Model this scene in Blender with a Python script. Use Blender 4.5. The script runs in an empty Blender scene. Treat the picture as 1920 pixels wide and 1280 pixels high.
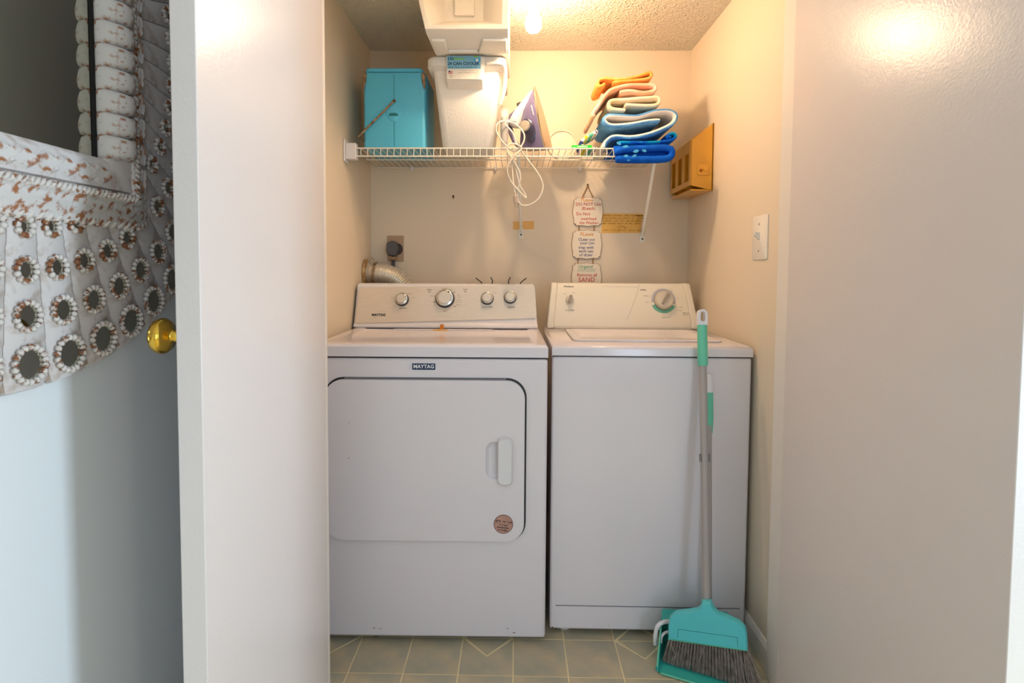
import bpy, bmesh, math, random
from mathutils import Vector, Matrix, noise as mnoise
random.seed(7)
PI = math.pi
SC = bpy.context.scene
C = SC.collection

# ------------------------------------------------------------------ camera
F_PX, CX, CY = 1030.0, 947.0, 552.0          # focal length and principal point for a 1920x1280 frame
CAM = Vector((0, 0, 1.235))
CAM_R = (Matrix.Rotation(math.radians(1.1), 3, 'Z') @ Matrix.Rotation(math.radians(90 - 2.62), 3, 'X')
         @ Matrix.Rotation(math.radians(0.35), 3, 'Z'))
cd = bpy.data.cameras.new('camera')
cam = bpy.data.objects.new('camera', cd); C.objects.link(cam)
cam.matrix_world = Matrix.Translation(CAM) @ CAM_R.to_4x4()
cd.sensor_fit = 'HORIZONTAL'; cd.sensor_width = 36
cd.lens = 36 * F_PX / 1920
cd.shift_x = (960 - CX) / 1920
cd.shift_y = -(640 - CY) / 1920
cd.clip_start = 0.02
cd.dof.use_dof = True; cd.dof.focus_distance = 2.05; cd.dof.aperture_fstop = 8.0
SC.camera = cam
# ------------------------------------------------------------------ world, lights, exposure
SC.view_settings.view_transform = 'Standard'
SC.view_settings.look = 'None'
SC.view_settings.exposure = 0.38
SC.view_settings.gamma = 1.0
SC.view_settings.use_curve_mapping = False
w = bpy.data.worlds.new('world'); SC.world = w
w.use_nodes = True
w.node_tree.nodes['Background'].inputs[0].default_value = (0.55, 0.72, 1.0, 1)
w.node_tree.nodes['Background'].inputs[1].default_value = 0.6
BULB = 300.0
def window_light(name, loc, rot, sx, sy, power, col):
    l = bpy.data.lights.new(name, 'AREA'); l.shape = 'RECTANGLE'; l.size = sx; l.size_y = sy
    l.energy = power; l.color = col
    o = bpy.data.objects.new(name, l); C.objects.link(o); o.location = loc; o.rotation_euler = rot
# daylight entering by the hall's three windows (openings built below)
window_light('daylight_glass_door', (2.27, 0.36, 1.2), (0, PI/2, 0), 1.75, 0.42, 40, (0.66, 0.83, 1.0))
window_light('daylight_side_window', (2.27, -1.66, 1.35), (0, PI/2, 0), 1.5, 0.3, 7, (1.0, 0.90, 0.78))
window_light('daylight_rear_window', (1.3, -2.37, 1.2), (PI/2, 0, 0), 0.42, 1.7, 14, (0.66, 0.79, 1.0))

# ------------------------------------------------------------------ helpers
def ray(px, py):
    return CAM_R @ Vector(((px - CX) / F_PX, -(py - CY) / F_PX, -1.0))
def at(px, py, D):
    d = ray(px, py); return CAM + d * (D / d.y)
def hitp(px, py, p, n):
    d = ray(px, py); n = Vector(n); p = Vector(p)
    return CAM + d * ((p - CAM).dot(n) / d.dot(n))
class Frame:
    def __init__(s, o, u, v):
        s.o = Vector(o); s.u = Vector(u).normalized(); s.v = Vector(v).normalized(); s.n = s.u.cross(s.v)
    def p(s, a, b, c=0.0): return s.o + s.u * a + s.v * b + s.n * c
    def hit(s, px, py):
        q = hitp(px, py, s.o, s.n) - s.o; return q.dot(s.u), q.dot(s.v)
    def mat(s, a=0, b=0, c=0, rot=0):
        m = Matrix((s.u, s.v, s.n)).transposed().to_4x4(); m.translation = s.p(a, b, c)
        return m @ Matrix.Rotation(rot, 4, 'Z')

def lin(c):
    return tuple(((x / 255) / 12.92 if x / 255 <= 0.04045 else ((x / 255 + 0.055) / 1.055) ** 2.4) for x in c)
MATS = {}
def mat(name, col, rough=0.5, metal=0.0, col2=None, nscale=8.0, nlo=0.4, nhi=0.65, ndetail=4, bump=None, trans=0.0,
        alpha=1.0, coat=0.0, aniso=None, emit=None, spec=None, bump2=None, sss=0.0):
    m = bpy.data.materials.new(name); m.use_nodes = True
    nt = m.node_tree; b = nt.nodes['Principled BSDF']
    b.inputs['Base Color'].default_value = (*lin(col), 1)
    b.inputs['Roughness'].default_value = rough; b.inputs['Metallic'].default_value = metal
    b.inputs['Transmission Weight'].default_value = trans; b.inputs['Alpha'].default_value = alpha
    b.inputs['Coat Weight'].default_value = coat
    if spec is not None: b.inputs['Specular IOR Level'].default_value = spec
    if sss:
        b.inputs['Subsurface Weight'].default_value = sss; b.inputs['Subsurface Radius'].default_value = (0.02, 0.015, 0.01)
    tc = nt.nodes.new('ShaderNodeTexCoord')
    def nz(scale, detail, stretch=None):
        n = nt.nodes.new('ShaderNodeTexNoise'); n.inputs['Scale'].default_value = scale; n.inputs['Detail'].default_value = detail
        if stretch:
            mp = nt.nodes.new('ShaderNodeMapping'); mp.inputs['Scale'].default_value = stretch
            nt.links.new(tc.outputs['Object'], mp.inputs[0]); nt.links.new(mp.outputs[0], n.inputs['Vector'])
        else: nt.links.new(tc.outputs['Object'], n.inputs['Vector'])
        return n
    if col2:
        n = nz(nscale, ndetail, aniso)
        r = nt.nodes.new('ShaderNodeValToRGB')
        r.color_ramp.elements[0].position = nlo; r.color_ramp.elements[0].color = (*lin(col), 1)
        r.color_ramp.elements[1].position = nhi; r.color_ramp.elements[1].color = (*lin(col2), 1)
        nt.links.new(n.outputs['Fac'], r.inputs[0]); nt.links.new(r.outputs[0], b.inputs['Base Color'])
    last = None
    for bp in (bump, bump2):
        if not bp: continue
        kind, scale, strength, dist = bp
        if kind == 'voronoi':
            n = nt.nodes.new('ShaderNodeTexVoronoi'); n.inputs['Scale'].default_value = scale
            nt.links.new(tc.outputs['Object'], n.inputs['Vector']); out = n.outputs['Distance']
        else:
            n = nz(scale, 3); out = n.outputs['Fac']
        bn = nt.nodes.new('ShaderNodeBump'); bn.inputs['Strength'].default_value = strength; bn.inputs['Distance'].default_value = dist
        nt.links.new(out, bn.inputs['Height'])
        if last: nt.links.new(last.outputs[0], bn.inputs['Normal'])
        nt.links.new(bn.outputs[0], b.inputs['Normal']); last = bn
    if emit:
        b.inputs['Emission Color'].default_value = (*emit[0], 1); b.inputs['Emission Strength'].default_value = emit[1]
    MATS[name] = m
    return m

def root_of(o):
    while o.parent: o = o.parent
    return o
def obj(name, bm, m, parent=None, smooth=None, bevel=0.0, seg=2, local=False):
    """link a bmesh (in world coordinates unless local) as one mesh object"""
    me = bpy.data.meshes.new(name)
    if parent is not None and not local:
        bmesh.ops.translate(bm, vec=-root_of(parent).location, verts=bm.verts)
    bmesh.ops.recalc_face_normals(bm, faces=bm.faces)
    bm.to_mesh(me); bm.free()
    ms = m if isinstance(m, (list, tuple)) else [m]
    for x in ms: me.materials.append(MATS[x] if isinstance(x, str) else x)
    if smooth is not None:
        for p in me.polygons: p.use_smooth = True
        me.set_sharp_from_angle(angle=math.radians(smooth))
    o = bpy.data.objects.new(name, me); C.objects.link(o)
    if parent is not None: o.parent = parent
    if bevel:
        md = o.modifiers.new('bevel', 'BEVEL'); md.width = bevel; md.segments = seg; md.limit_method = 'ANGLE'
        md.harden_normals = False
        for p in me.polygons: p.use_smooth = True
        me.set_sharp_from_angle(angle=math.radians(35 if smooth is None else smooth))
    return o
def tag(o, label, cat, group=None):
    o['label'] = label; o['category'] = cat
    if group: o['group'] = group
    return o
def thing(name, label, cat, loc=(0, 0, 0), rz=0.0, group=None):
    o = bpy.data.objects.new(name, None); C.objects.link(o); o.location = loc; o.rotation_euler = (0, 0, rz)
    o.empty_display_size = 0.05
    return tag(o, label, cat, group)
def struct(name, bm, m, **k):
    o = obj(name, bm, m, **k); o['kind'] = 'structure'; return o

def BM(): return bmesh.new()
def bx(bm, x0, x1, y0, y1, z0, z1):
    v = [bm.verts.new((x, y, z)) for x in (x0, x1) for y in (y0, y1) for z in (z0, z1)]
    for f in ((0, 1, 3, 2), (4, 6, 7, 5), (0, 4, 5, 1), (2, 3, 7, 6), (0, 2, 6, 4), (1, 5, 7, 3)):
        bm.faces.new([v[i] for i in f])
    return v
def loop_prism(bm, lo, hi):
    """solid between two equal-length loops of points"""
    a = [bm.verts.new(p) for p in lo]; b = [bm.verts.new(p) for p in hi]; n = len(a)
    for i in range(n): bm.faces.new((a[i], a[(i + 1) % n], b[(i + 1) % n], b[i]))
    bm.faces.new(a[::-1]); bm.faces.new(b)
def loft(bm, loops, cap0=True, cap1=True, closed=True):
    vs = [[bm.verts.new(p) for p in L] for L in loops]; n = len(vs[0])
    for A, B in zip(vs, vs[1:]):
        for i in range(n if closed else n - 1): bm.faces.new((A[i], A[(i + 1) % n], B[(i + 1) % n], B[i]))
    if cap0: bm.faces.new(vs[0][::-1])
    if cap1: bm.faces.new(vs[-1])
    return vs
def smooth_path(pts, k=6, closed=False):
    pts = [Vector(p) for p in pts]; out = []; n = len(pts)
    for i in range(n if closed else n - 1):
        g = (lambda j: pts[j % n]) if closed else (lambda j: pts[max(0, min(n - 1, j))])
        p0, p1, p2, p3 = g(i - 1), g(i), g(i + 1), g(i + 2)
        for j in range(k):
            t = j / k
            out.append(0.5 * ((2 * p1) + (p2 - p0) * t + (2 * p0 - 5 * p1 + 4 * p2 - p3) * t * t + (-p0 + 3 * p1 - 3 * p2 + p3) * t ** 3))
    if not closed: out.append(pts[-1])
    return out
def tube(bm, pts, r, seg=8, caps=True, flat=1.0):
    pts = [Vector(p) for p in pts]; loops = []; prev = None
    for i, p in enumerate(pts):
        t = (pts[min(i + 1, len(pts) - 1)] - pts[max(i - 1, 0)]).normalized()
        if prev is None:
            ref = Vector((0, 0, 1)) if abs(t.z) < 0.9 else Vector((0, 1, 0)); a = t.cross(ref).normalized()
        else:
            a = prev - t * prev.dot(t)
            a = a.normalized() if a.length > 1e-6 else t.orthogonal().normalized()
        prev = a; b = t.cross(a)
        rr = r[i] if isinstance(r, (list, tuple)) else r
        loops.append([p + (a * math.cos(2 * PI * j / seg) + b * math.sin(2 * PI * j / seg) * flat) * rr for j in range(seg)])
    loft(bm, loops, caps, caps)
def lathe(bm, prof, M, seg=24, capa=True, capb=True):
    """prof: (radius, height) along the local Z of matrix M"""
    loft(bm, [[M @ Vector((max(r, 1e-5) * math.cos(2 * PI * j / seg), max(r, 1e-5) * math.sin(2 * PI * j / seg), h)) for j in range(seg)]
              for r, h in prof], capa, capb)
def axis_mat(p, d):
    return Matrix.Translation(Vector(p)) @ Vector(d).to_track_quat('Z', 'Y').to_matrix().to_4x4()
def rrect(w, h, r, k=6, cx=0.0, cy=0.0):
    out = []
    for sx, sy, a0 in ((1, 1, 0), (-1, 1, PI/2), (-1, -1, PI), (1, -1, 1.5*PI)):
        for i in range(k + 1):
            a = a0 + PI/2 * i / k
            out.append((cx + sx * (w/2 - r) + r * math.cos(a), cy + sy * (h/2 - r) + r * math.sin(a)))
    return out
def plate(bm, fr, pts2, c0, c1):
    loop_prism(bm, [fr.p(a, b, c0) for a, b in pts2], [fr.p(a, b, c1) for a, b in pts2])
def ball(bm, c, r, sub=1, sc=(1, 1, 1), M=None):
    T = Matrix.Translation(Vector(c)) @ (M or Matrix.Identity(4)) @ Matrix.Diagonal((r*sc[0], r*sc[1], r*sc[2], 1))
    bmesh.ops.create_icosphere(bm, subdivisions=sub, radius=1, matrix=T)
def text_bm(lines):
    """lines: (string, Frame matrix 4x4, size, align, boldness) -> one bmesh in world coordinates"""
    bm = BM()
    for s, M, size, align, bold in lines:
        if s.startswith('~'):            # print too blurred to read: rows of small ink marks
            ws = [int(v) for v in s[1:].split()]; adv = size * 0.5
            x = 0.0 if align == 'LEFT' else -(sum(ws) + len(ws) - 1) * adv / 2
            rr_ = random.Random(sum(ws) * 31 + len(ws))
            for w_n in ws:
                for q in range(w_n):
                    h_ = size * rr_.choice((0.2, 0.24, 0.34)); o_ = size * rr_.uniform(-0.05, 0.05)
                    x0_, x1_ = x + adv * 0.12, x + adv * rr_.uniform(0.6, 1.0)
                    vv = [bm.verts.new(M @ Vector(p)) for p in ((x0_, o_ - size * 0.2, 0), (x1_, o_ - size * 0.2, 0), (x1_, o_ + h_ - size * 0.05, 0), (x0_, o_ + h_, 0))]
                    bm.faces.new(vv); x += adv
                x += adv
            continue
        cu = bpy.data.curves.new('lettering_curve', 'FONT'); cu.body = s; cu.size = size; cu.align_x = align; cu.align_y = 'CENTER'
        cu.extrude = 0.0002; cu.offset = bold; cu.resolution_u = 2
        to = bpy.data.objects.new('lettering_curve', cu)
        me = bpy.data.meshes.new_from_object(to)
        me.transform(M); bm.from_mesh(me)
        bpy.data.objects.remove(to); bpy.data.meshes.remove(me); bpy.data.curves.remove(cu)
    return bm
def lettering(lines, m, parent, name='lettering'):
    """each printed line is an object of its own"""
    for ln in lines:
        bm = text_bm([ln])
        me = bpy.data.meshes.new(name); bmesh.ops.translate(bm, vec=-root_of(parent).location, verts=bm.verts)
        bm.to_mesh(me); bm.free(); me.materials.append(MATS[m])
        o = bpy.data.objects.new(name, me); C.objects.link(o); o.parent = parent

# ------------------------------------------------------------------ materials
mat('closet_paint', (226, 212, 190), 0.55, bump=('noise', 260, 0.12, 0.002))
mat('hall_paint', (222, 224, 224), 0.6, bump=('noise', 220, 0.1, 0.002))
mat('hall_ceiling_paint', (225, 224, 220), 0.7)
mat('popcorn', (232, 226, 210), 0.9, bump=('noise', 95, 1.0, 0.012), bump2=('voronoi', 130, 0.6, 0.008))
mat('door_paint', (216, 207, 202), 0.27, bump=('noise', 170, 0.16, 0.002), bump2=('noise', 22, 0.06, 0.004))
mat('trim_paint', (228, 222, 214), 0.35, bump=('noise', 90, 0.08, 0.002))
mat('grout', (238, 222, 178), 0.55)
mat('tile', (168, 165, 146), 0.42, col2=(204, 186, 150), nscale=9, nlo=0.35, nhi=0.7, ndetail=8, bump=('noise', 300, 0.1, 0.001))
mat('enamel', (228, 222, 227), 0.13)
mat('enamel_cream', (232, 226, 210), 0.35)
mat('white_plastic', (226, 224, 227), 0.35)
mat('gap_dark', (38, 40, 46), 0.6)
mat('gasket', (110, 114, 122), 0.5)
mat('brushed_steel', (214, 204, 190), 0.36, 0.35, col2=(230, 220, 206), nscale=6, nlo=0.3, nhi=0.7, aniso=(4, 90, 160))
mat('chrome', (205, 203, 198), 0.22, 0.85)
mat('dark_plastic', (62, 60, 58), 0.4)
mat('knob_face', (220, 212, 200), 0.35, 0.4)
mat('ink', (70, 62, 56), 0.6)
mat('ink_light', (160, 148, 134), 0.6)
mat('ink_black', (28, 26, 26), 0.6)
mat('badge_navy', (28, 44, 84), 0.35)
mat('badge_white', (235, 236, 240), 0.3)
mat('sticker', (196, 150, 132), 0.5, col2=(176, 132, 118), nscale=40)
mat('sticker_rim', (88, 44, 48), 0.5)
mat('tape_orange', (206, 126, 22), 0.4)
mat('dial_grey', (186, 186, 192), 0.5)
mat('dial_green', (112, 184, 156), 0.5)
mat('beige_knob', (216, 206, 188), 0.35)
mat('marker_grey', (158, 150, 136), 0.45)
mat('wire_white', (232, 228, 216), 0.35)
mat('teal_steel', (88, 192, 226), 0.38, bump=('noise', 60, 0.03, 0.001))
mat('teal_dark', (30, 120, 128), 0.45)
mat('latch_metal', (176, 150, 118), 0.4, 0.6, col2=(120, 92, 66), nscale=60)
mat('foam', (240, 236, 228), 0.75, bump=('voronoi', 190, 0.25, 0.002), sss=0.0)
mat('label_blue', (118, 178, 206), 0.45)
mat('label_white', (232, 226, 214), 0.5)
mat('label_green', (132, 190, 52), 0.5)
mat('label_navy', (26, 70, 108), 0.5)
mat('label_cyan', (48, 166, 214), 0.5)
mat('clear_plastic', (246, 244, 240), 0.15, alpha=0.22)
mat('iron_purple', (98, 92, 128), 0.28, coat=0.4)
mat('iron_tank', (44, 42, 66), 0.15, coat=0.6)
mat('iron_white', (236, 232, 226), 0.3)
mat('sole_metal', (214, 206, 192), 0.12, 1.0)
mat('cord_white', (222, 214, 200), 0.5)
mat('plug_plastic', (176, 160, 146), 0.5)
mat('lid_plastic', (240, 230, 206), 0.35, trans=0.25)
mat('green_box', (18, 200, 36), 0.5)
terry = dict(rough=0.95, bump=('noise', 420, 0.5, 0.004), spec=0.1)
mat('terry_orange', (244, 162, 72), col2=(248, 186, 104), nscale=30, **terry)
mat('terry_red', (222, 92, 48), **terry)
mat('terry_peach', (246, 188, 152), col2=(248, 214, 192), nscale=20, **terry)
mat('terry_white', (240, 234, 226), **terry)
mat('terry_cream', (246, 232, 204), col2=(236, 214, 140), nscale=14, nlo=0.5, nhi=0.8, **terry)
mat('terry_blue', (88, 150, 208), col2=(110, 168, 220), nscale=60, **terry)
mat('terry_royal', (14, 82, 190), col2=(22, 96, 208), nscale=30, **terry)
mat('terry_cyan', (16, 148, 204), col2=(14, 92, 196), nscale=26, nlo=0.45, nhi=0.55, **terry)
mat('petal_blue', (70, 164, 216), rough=0.95)
mat('stripe_navy', (52, 62, 120), **terry)
mat('stripe_yellow', (214, 214, 60), **terry)
mat('stripe_teal', (108, 196, 172), **terry)
mat('amber', (228, 166, 52), 0.3, trans=0.12, coat=0.3)
mat('amber_dark', (150, 84, 20), 0.4)
mat('plaque_wood', (236, 226, 208), 0.7, bump=('noise', 60, 0.1, 0.001))
mat('plaque_edge', (140, 100, 60), 0.8)
mat('twine', (160, 112, 52), 0.9, bump=('noise', 500, 0.5, 0.001))
mat('pen_orange', (226, 150, 50), 0.7)
mat('pen_red', (206, 70, 62), 0.7)
mat('pen_blue', (66, 84, 146), 0.7)
mat('pen_green', (86, 170, 128), 0.7)
mat('note_yellow', (230, 184, 96), 0.7, col2=(206, 152, 50), nscale=22, nlo=0.55, nhi=0.75)
mat('note_pale', (226, 186, 126), 0.7, col2=(222, 168, 92), nscale=30)
mat('note_ink', (182, 132, 58), 0.7)
mat('outlet_plate', (176, 150, 126), 0.4, 0.3)
mat('outlet_hole', (70, 54, 44), 0.5)
mat('cord_grey', (84, 84, 90), 0.5)
mat('foil', (226, 220, 208), 0.32, 0.7, bump=('noise', 60, 0.25, 0.003))
mat('duct_rust', (150, 112, 66), 0.7, col2=(196, 168, 120), nscale=40)
mat('black_wire', (48, 38, 28), 0.5)
mat('mint', (104, 198, 168), 0.5, bump=('noise', 400, 0.12, 0.001))
mat('pole_grey', (168, 160, 156), 0.4)
mat('clip_grey', (120, 114, 112), 0.45)
mat('broom_teal', (92, 208, 214), 0.4)
mat('pan_teal', (60, 186, 176), 0.4)
mat('bristle', (160, 146, 136), 0.7, col2=(122, 110, 102), nscale=60)
mat('bristle_pale', (190, 178, 166), 0.7)
mat('brass', (222, 178, 72), 0.12, 1.0)
mat('mirror_glass', (196, 196, 184), 0.02, 1.0)
mat('whitewash', (204, 196, 192), 0.75, col2=(150, 124, 104), nscale=38, nlo=0.52, nhi=0.8, ndetail=9, bump=('noise', 70, 0.3, 0.003))
mat('whitewash_bead', (206, 198, 190), 0.65, col2=(134, 84, 50), nscale=85, nlo=0.54, nhi=0.62, ndetail=2, bump=('noise', 150, 0.2, 0.002))
mat('whitewash_carved', (206, 200, 196), 0.7, col2=(156, 100, 62), nscale=75, nlo=0.52, nhi=0.64, ndetail=6, bump=('noise', 90, 0.3, 0.003))
mat('groove', (166, 146, 130), 0.85)
mat('glass_gap', (14, 13, 12), 0.8)
mat('porcelain', (238, 234, 226), 0.3)
mat('bulb_glass', (255, 244, 224), 0.4, emit=((1.0, 0.685, 0.43), BULB))
mat('switch_white', (234, 228, 218), 0.35)
mat('nail_brown', (96, 66, 40), 0.6)

# ------------------------------------------------------------------ room shell
XL, XR, YB, ZC = -0.70, 0.82, 2.65, 2.268          # closet: side walls, back wall, ceiling
YF0, YF1 = 1.56, 1.66                               # wall between hall and closet
HL, HR, HB, HZ = -0.76, 2.30, -2.40, 2.44           # hall: left, right, rear wall, ceiling
OL, OR = -0.553, 0.80                               # doorway opening
ZH = 2.06
FZ = -0.045                                          # floor level

bm = BM(); bx(bm, XL - 0.08, XR + 0.08, YB, YB + 0.08, FZ, HZ); struct('wall_back', bm, 'closet_paint')
bm = BM(); bx(bm, XL - 0.08, XL, YF1, YB, FZ, HZ); struct('wall_left', bm, 'closet_paint')
bm = BM(); bx(bm, XR, XR + 0.08, YF1, YB, FZ, HZ); struct('wall_right', bm, 'closet_paint')
bm = BM(); bx(bm, XL, XR, YF1, YB, ZC, ZC + 0.06); struct('ceiling', bm, 'popcorn')
bm = BM()
bx(bm, HL, OL - 0.025, YF0, YF1, FZ, HZ); bx(bm, OR + 0.02, HR, YF0, YF1, FZ, HZ); bx(bm, OL - 0.02, OR + 0.02, YF0, YF1, ZH + 0.02, HZ)
struct('wall_front', bm, 'hall_paint')
bm = BM(); bx(bm, OR, OR + 0.02, YF0 + 0.06, YF1 + 0.04, FZ, ZH + 0.02); struct('trim_1', bm, 'trim_paint', bevel=0.002)
bm = BM(); bx(bm, OL - 0.02, OL, YF0, YF0 + 0.04, FZ, ZH + 0.02); struct('trim_2', bm, 'trim_paint', bevel=0.002)
bm = BM(); bx(bm, OL, OR, YF0, YF1 + 0.02, ZH, ZH + 0.02); struct('trim_3', bm, 'trim_paint')
bm = BM(); bx(bm, HL - 0.1, HL, HB, YF1, FZ, HZ); struct('wall_hall_left', bm, 'hall_paint')
bm = BM()
def wall_open_x(bm, x0, x1, ya, yb, opens):
    y = ya
    for (o0, o1, z0, z1) in opens:
        bx(bm, x0, x1, y, o0, FZ, HZ); bx(bm, x0, x1, o0, o1, FZ, z0); bx(bm, x0, x1, o0, o1, z1, HZ); y = o1
    bx(bm, x0, x1, y, yb, FZ, HZ)
wall_open_x(bm, HR, HR + 0.1, HB, YF1, [(-1.83, -1.49, 0.58, 2.12), (0.13, 0.59, 0.3, 2.08)])
struct('wall_hall_right', bm, 'hall_paint')
bm = BM()
bx(bm, HL, 1.09, HB - 0.1, HB, FZ, HZ); bx(bm, 1.51, HR, HB - 0.1, HB, FZ, HZ); bx(bm, 1.09, 1.51, HB - 0.1, HB, FZ, 0.35); bx(bm, 1.09, 1.51, HB - 0.1, HB, 2.05, HZ)
struct('wall_hall_rear', bm, 'hall_paint')
bm = BM(); bx(bm, HL, HR, HB, YF1, HZ, HZ + 0.06); struct('ceiling_hall', bm, 'hall_ceiling_paint')
def window_frame(n, axis, a0, a1, z0, z1, wall):
    bm = BM(); t = 0.03
    for (b0, b1, c0, c1) in ((a0, a1, z0, z0 + t), (a0, a1, z1 - t, z1), (a0, a0 + t, z0 + t, z1 - t), (a1 - t, a1, z0 + t, z1 - t)):
        if axis == 'x': bx(bm, wall + 0.03, wall + 0.07, b0, b1, c0, c1)
        else: bx(bm, b0, b1, wall - 0.07, wall - 0.03, c0, c1)
    struct('window_%d' % n, bm, 'trim_paint')
window_frame(1, 'x', 0.13, 0.59, 0.3, 2.08, HR)
window_frame(2, 'x', -1.83, -1.49, 0.58, 2.12, HR)
window_frame(3, 'y', 1.09, 1.51, 0.35, 2.05, HB)

# floor: a bed of pale joints with the tiles lying proud of it
bm = BM(); bx(bm, HL - 0.1, HR + 0.1, HB - 0.1, YB + 0.08, FZ - 0.05, FZ - 0.0012)
floor = struct('floor', bm, 'grout')
g0 = hitp(962, 1265, (0, 0, FZ), (0, 0, 1)); g1 = hitp(1168, 1262, (0, 0, FZ), (0, 0, 1)); gr = hitp(960, 1197, (0, 0, FZ), (0, 0, 1))
TS = (g1.x - g0.x) / 2
def tile_mesh(name, polys):
    b = BM()
    for P in polys: loop_prism(b, [(x, y, -0.004) for x, y in P], [(x, y, 0.0) for x, y in P])
    bmesh.ops.recalc_face_normals(b, faces=b.faces)
    me = bpy.data.meshes.new(name); b.to_mesh(me); b.free(); me.materials.append(MATS['tile']); return me
j = 0.0022; T = TS; k = j * 1.5
t_plain = tile_mesh('tile', [[(j, j), (T-j, j), (T-j, T-j), (j, T-j)]])
tri_far = [(j + 3*k, T - j), (T/2, T/2 + 1.5*k), (T - j - 3*k, T - j)]
rest_far = [(j, j), (T-j, j), (T-j, T-j-k), (T/2, T/2 - k), (j, T-j-k)]
t_far = tile_mesh('tile', [tri_far, rest_far])
t_near = tile_mesh('tile', [[(x, T - y) for x, y in tri_far][::-1], [(x, T - y) for x, y in rest_far][::-1]])
for r in range(-7, 6):
    for c in range(-5, 6):
        x0 = g0.x + c * T; y0 = gr.y - T + r * T
        if x0 + T < HL or x0 > 1.0 or y0 + T > YB + 0.02: continue
        me = t_plain
        if c % 3 == 2: me = t_far if r % 3 == 0 else (t_near if r % 3 == 1 else t_plain)
        o = bpy.data.objects.new('tile', me); C.objects.link(o); o.parent = floor; o.location = (x0, y0, FZ)

# baseboards in the closet
def baseboard(name, x0, x1):
    bm = BM()
    y0, y1 = YF1 + 0.04, YB
    s = 1 if x1 > x0 else -1
    pr = [(0, 0), (0.012 * s, 0), (0.012 * s, 0.07), (0.006 * s, 0.085), (0, 0.088)]
    loop_prism(bm, [(x0 + a, y0, z + FZ) for a, z in pr], [(x0 + a, y1, z + FZ) for a, z in pr])
    struct(name, bm, 'trim_paint')
baseboard('baseboard_right', XR, XR - 1)
baseboard('baseboard_left', XL, XL + 1)

# doors
def door(name, hinge, free, outer_side):
    h = Vector((hinge[0], hinge[1], 0)); f = Vector((free[0], free[1], 0))
    d = (f - h).normalized(); n = Vector((-d.y, d.x, 0)) * outer_side
    bm = BM()
    lo = [h, f, f + n * 0.04, h + n * 0.04]
    loop_prism(bm, [p + Vector((0, 0, FZ + 0.012)) for p in lo], [p + Vector((0, 0, 2.04)) for p in lo])
    return struct(name, bm, 'door_paint', bevel=0.0015), d, n
fl = at(376, 560, 0.87); hl = at(609, 560, 1.553)
door1, d1, n1 = door('door_1', (hl.x, hl.y), (fl.x, fl.y), -1)
fr_ = at(1921, 560, 0.925); hr_ = at(1476, 560, 1.61)
door2, d2, n2 = door('door_2', (hr_.x, hr_.y), (fr_.x, fr_.y), 1)
# brass knob on the far face of the left door
kc = at(300, 629, 0.93)
M = axis_mat(Vector((fl.x, fl.y, kc.z)) + n1 * 0.04 - d1 * 0.062, n1)
bm = BM()
lathe(bm, [(0.0, 0), (0.031, 0), (0.031, 0.004), (0.024, 0.008), (0.013, 0.012), (0.0105, 0.036), (0.014, 0.041), (0.025, 0.045), (0.0305, 0.052), (0.031, 0.058), (0.028, 0.066), (0.019, 0.072), (0.008, 0.0745), (0, 0.075)], M, 32)
o = obj('door_knob', bm, 'brass', door1, smooth=50); o['label'] = 'polished brass door knob'
BACK = Frame((0, YB, 1.235), (1, 0, 0), (0, 0, 1))      # n = u x v = -y : towards the camera
# ------------------------------------------------------------------ dryer
dr = thing('clothes_dryer', 'white front-loading clothes dryer with steel console, on the left', 'dryer', (-0.29, 2.1, FZ), math.radians(0.7))
DX0, DX1, DF = -0.683, 0.106, 1.822
bm = BM(); bx(bm, DX0, DX1, DF, 2.44, FZ + 0.019, 0.936); obj('body', bm, 'enamel', dr, bevel=0.01, seg=3)
bm = BM(); bx(bm, DX0 + 0.004, DX1 - 0.004, DF + 0.006, 2.43, 0.934, 0.941); obj('lid_gap', bm, 'gap_dark', dr)
# top slab, with a shallow raised rim around the work surface
bm = BM()
P0 = [(DX0, DF - 0.002), (DX1 + 0.001, DF - 0.002), (DX1 + 0.001, 2.45), (DX0, 2.45)]
def inset(P, d): 
    return [(P[0][0] + d, P[0][1] + d), (P[1][0] - d, P[1][1] + d), (P[2][0] - d, P[2][1] - d), (P[3][0] + d, P[3][1] - d)]
loft(bm, [[(x, y, 0.941) for x, y in P0], [(x, y, 0.974) for x, y in P0], [(x, y, 0.983) for x, y in inset(P0, 0.008)],
          [(x, y, 0.984) for x, y in inset(P0, 0.045)], [(x, y, 0.979) for x, y in inset(P0, 0.056)]])
obj('top', bm, 'enamel', dr, smooth=40)
for x, y in ((DX0 + 0.06, DF + 0.06), (DX1 - 0.06, DF + 0.06), (DX0 + 0.06, 2.38), (DX1 - 0.06, 2.38)):
    bm = BM(); lathe(bm, [(0.022, 0), (0.022, 0.008), (0.012, 0.012), (0.012, 0.03)], Matrix.Translation((x, y, FZ)), 14); obj('foot', bm, 'white_plastic', dr)
FD = Frame((0, DF, 0), (1, 0, 0), (0, 0, 1))
a0, b1 = FD.hit(600, 709); a1, b0 = FD.hit(980, 1012); a0 = FD.hit(614, 900)[0] - 0.004
dw, dh, dcx, dcy = a1 - a0, b1 - b0, (a0 + a1) / 2, (b0 + b1) / 2
bm = BM(); plate(bm, FD, rrect(dw + 0.013, dh + 0.013, 0.066, 8, dcx, dcy), 0.0, 0.0012); obj('door_gap', bm, 'gap_dark', dr)
bm = BM(); plate(bm, FD, rrect(dw - 0.125, 0.0065, 0.003, 3, dcx, dcy + dh/2 + 0.003), 0.0, 0.003); obj('door_seal', bm, 'gasket', dr)
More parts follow.
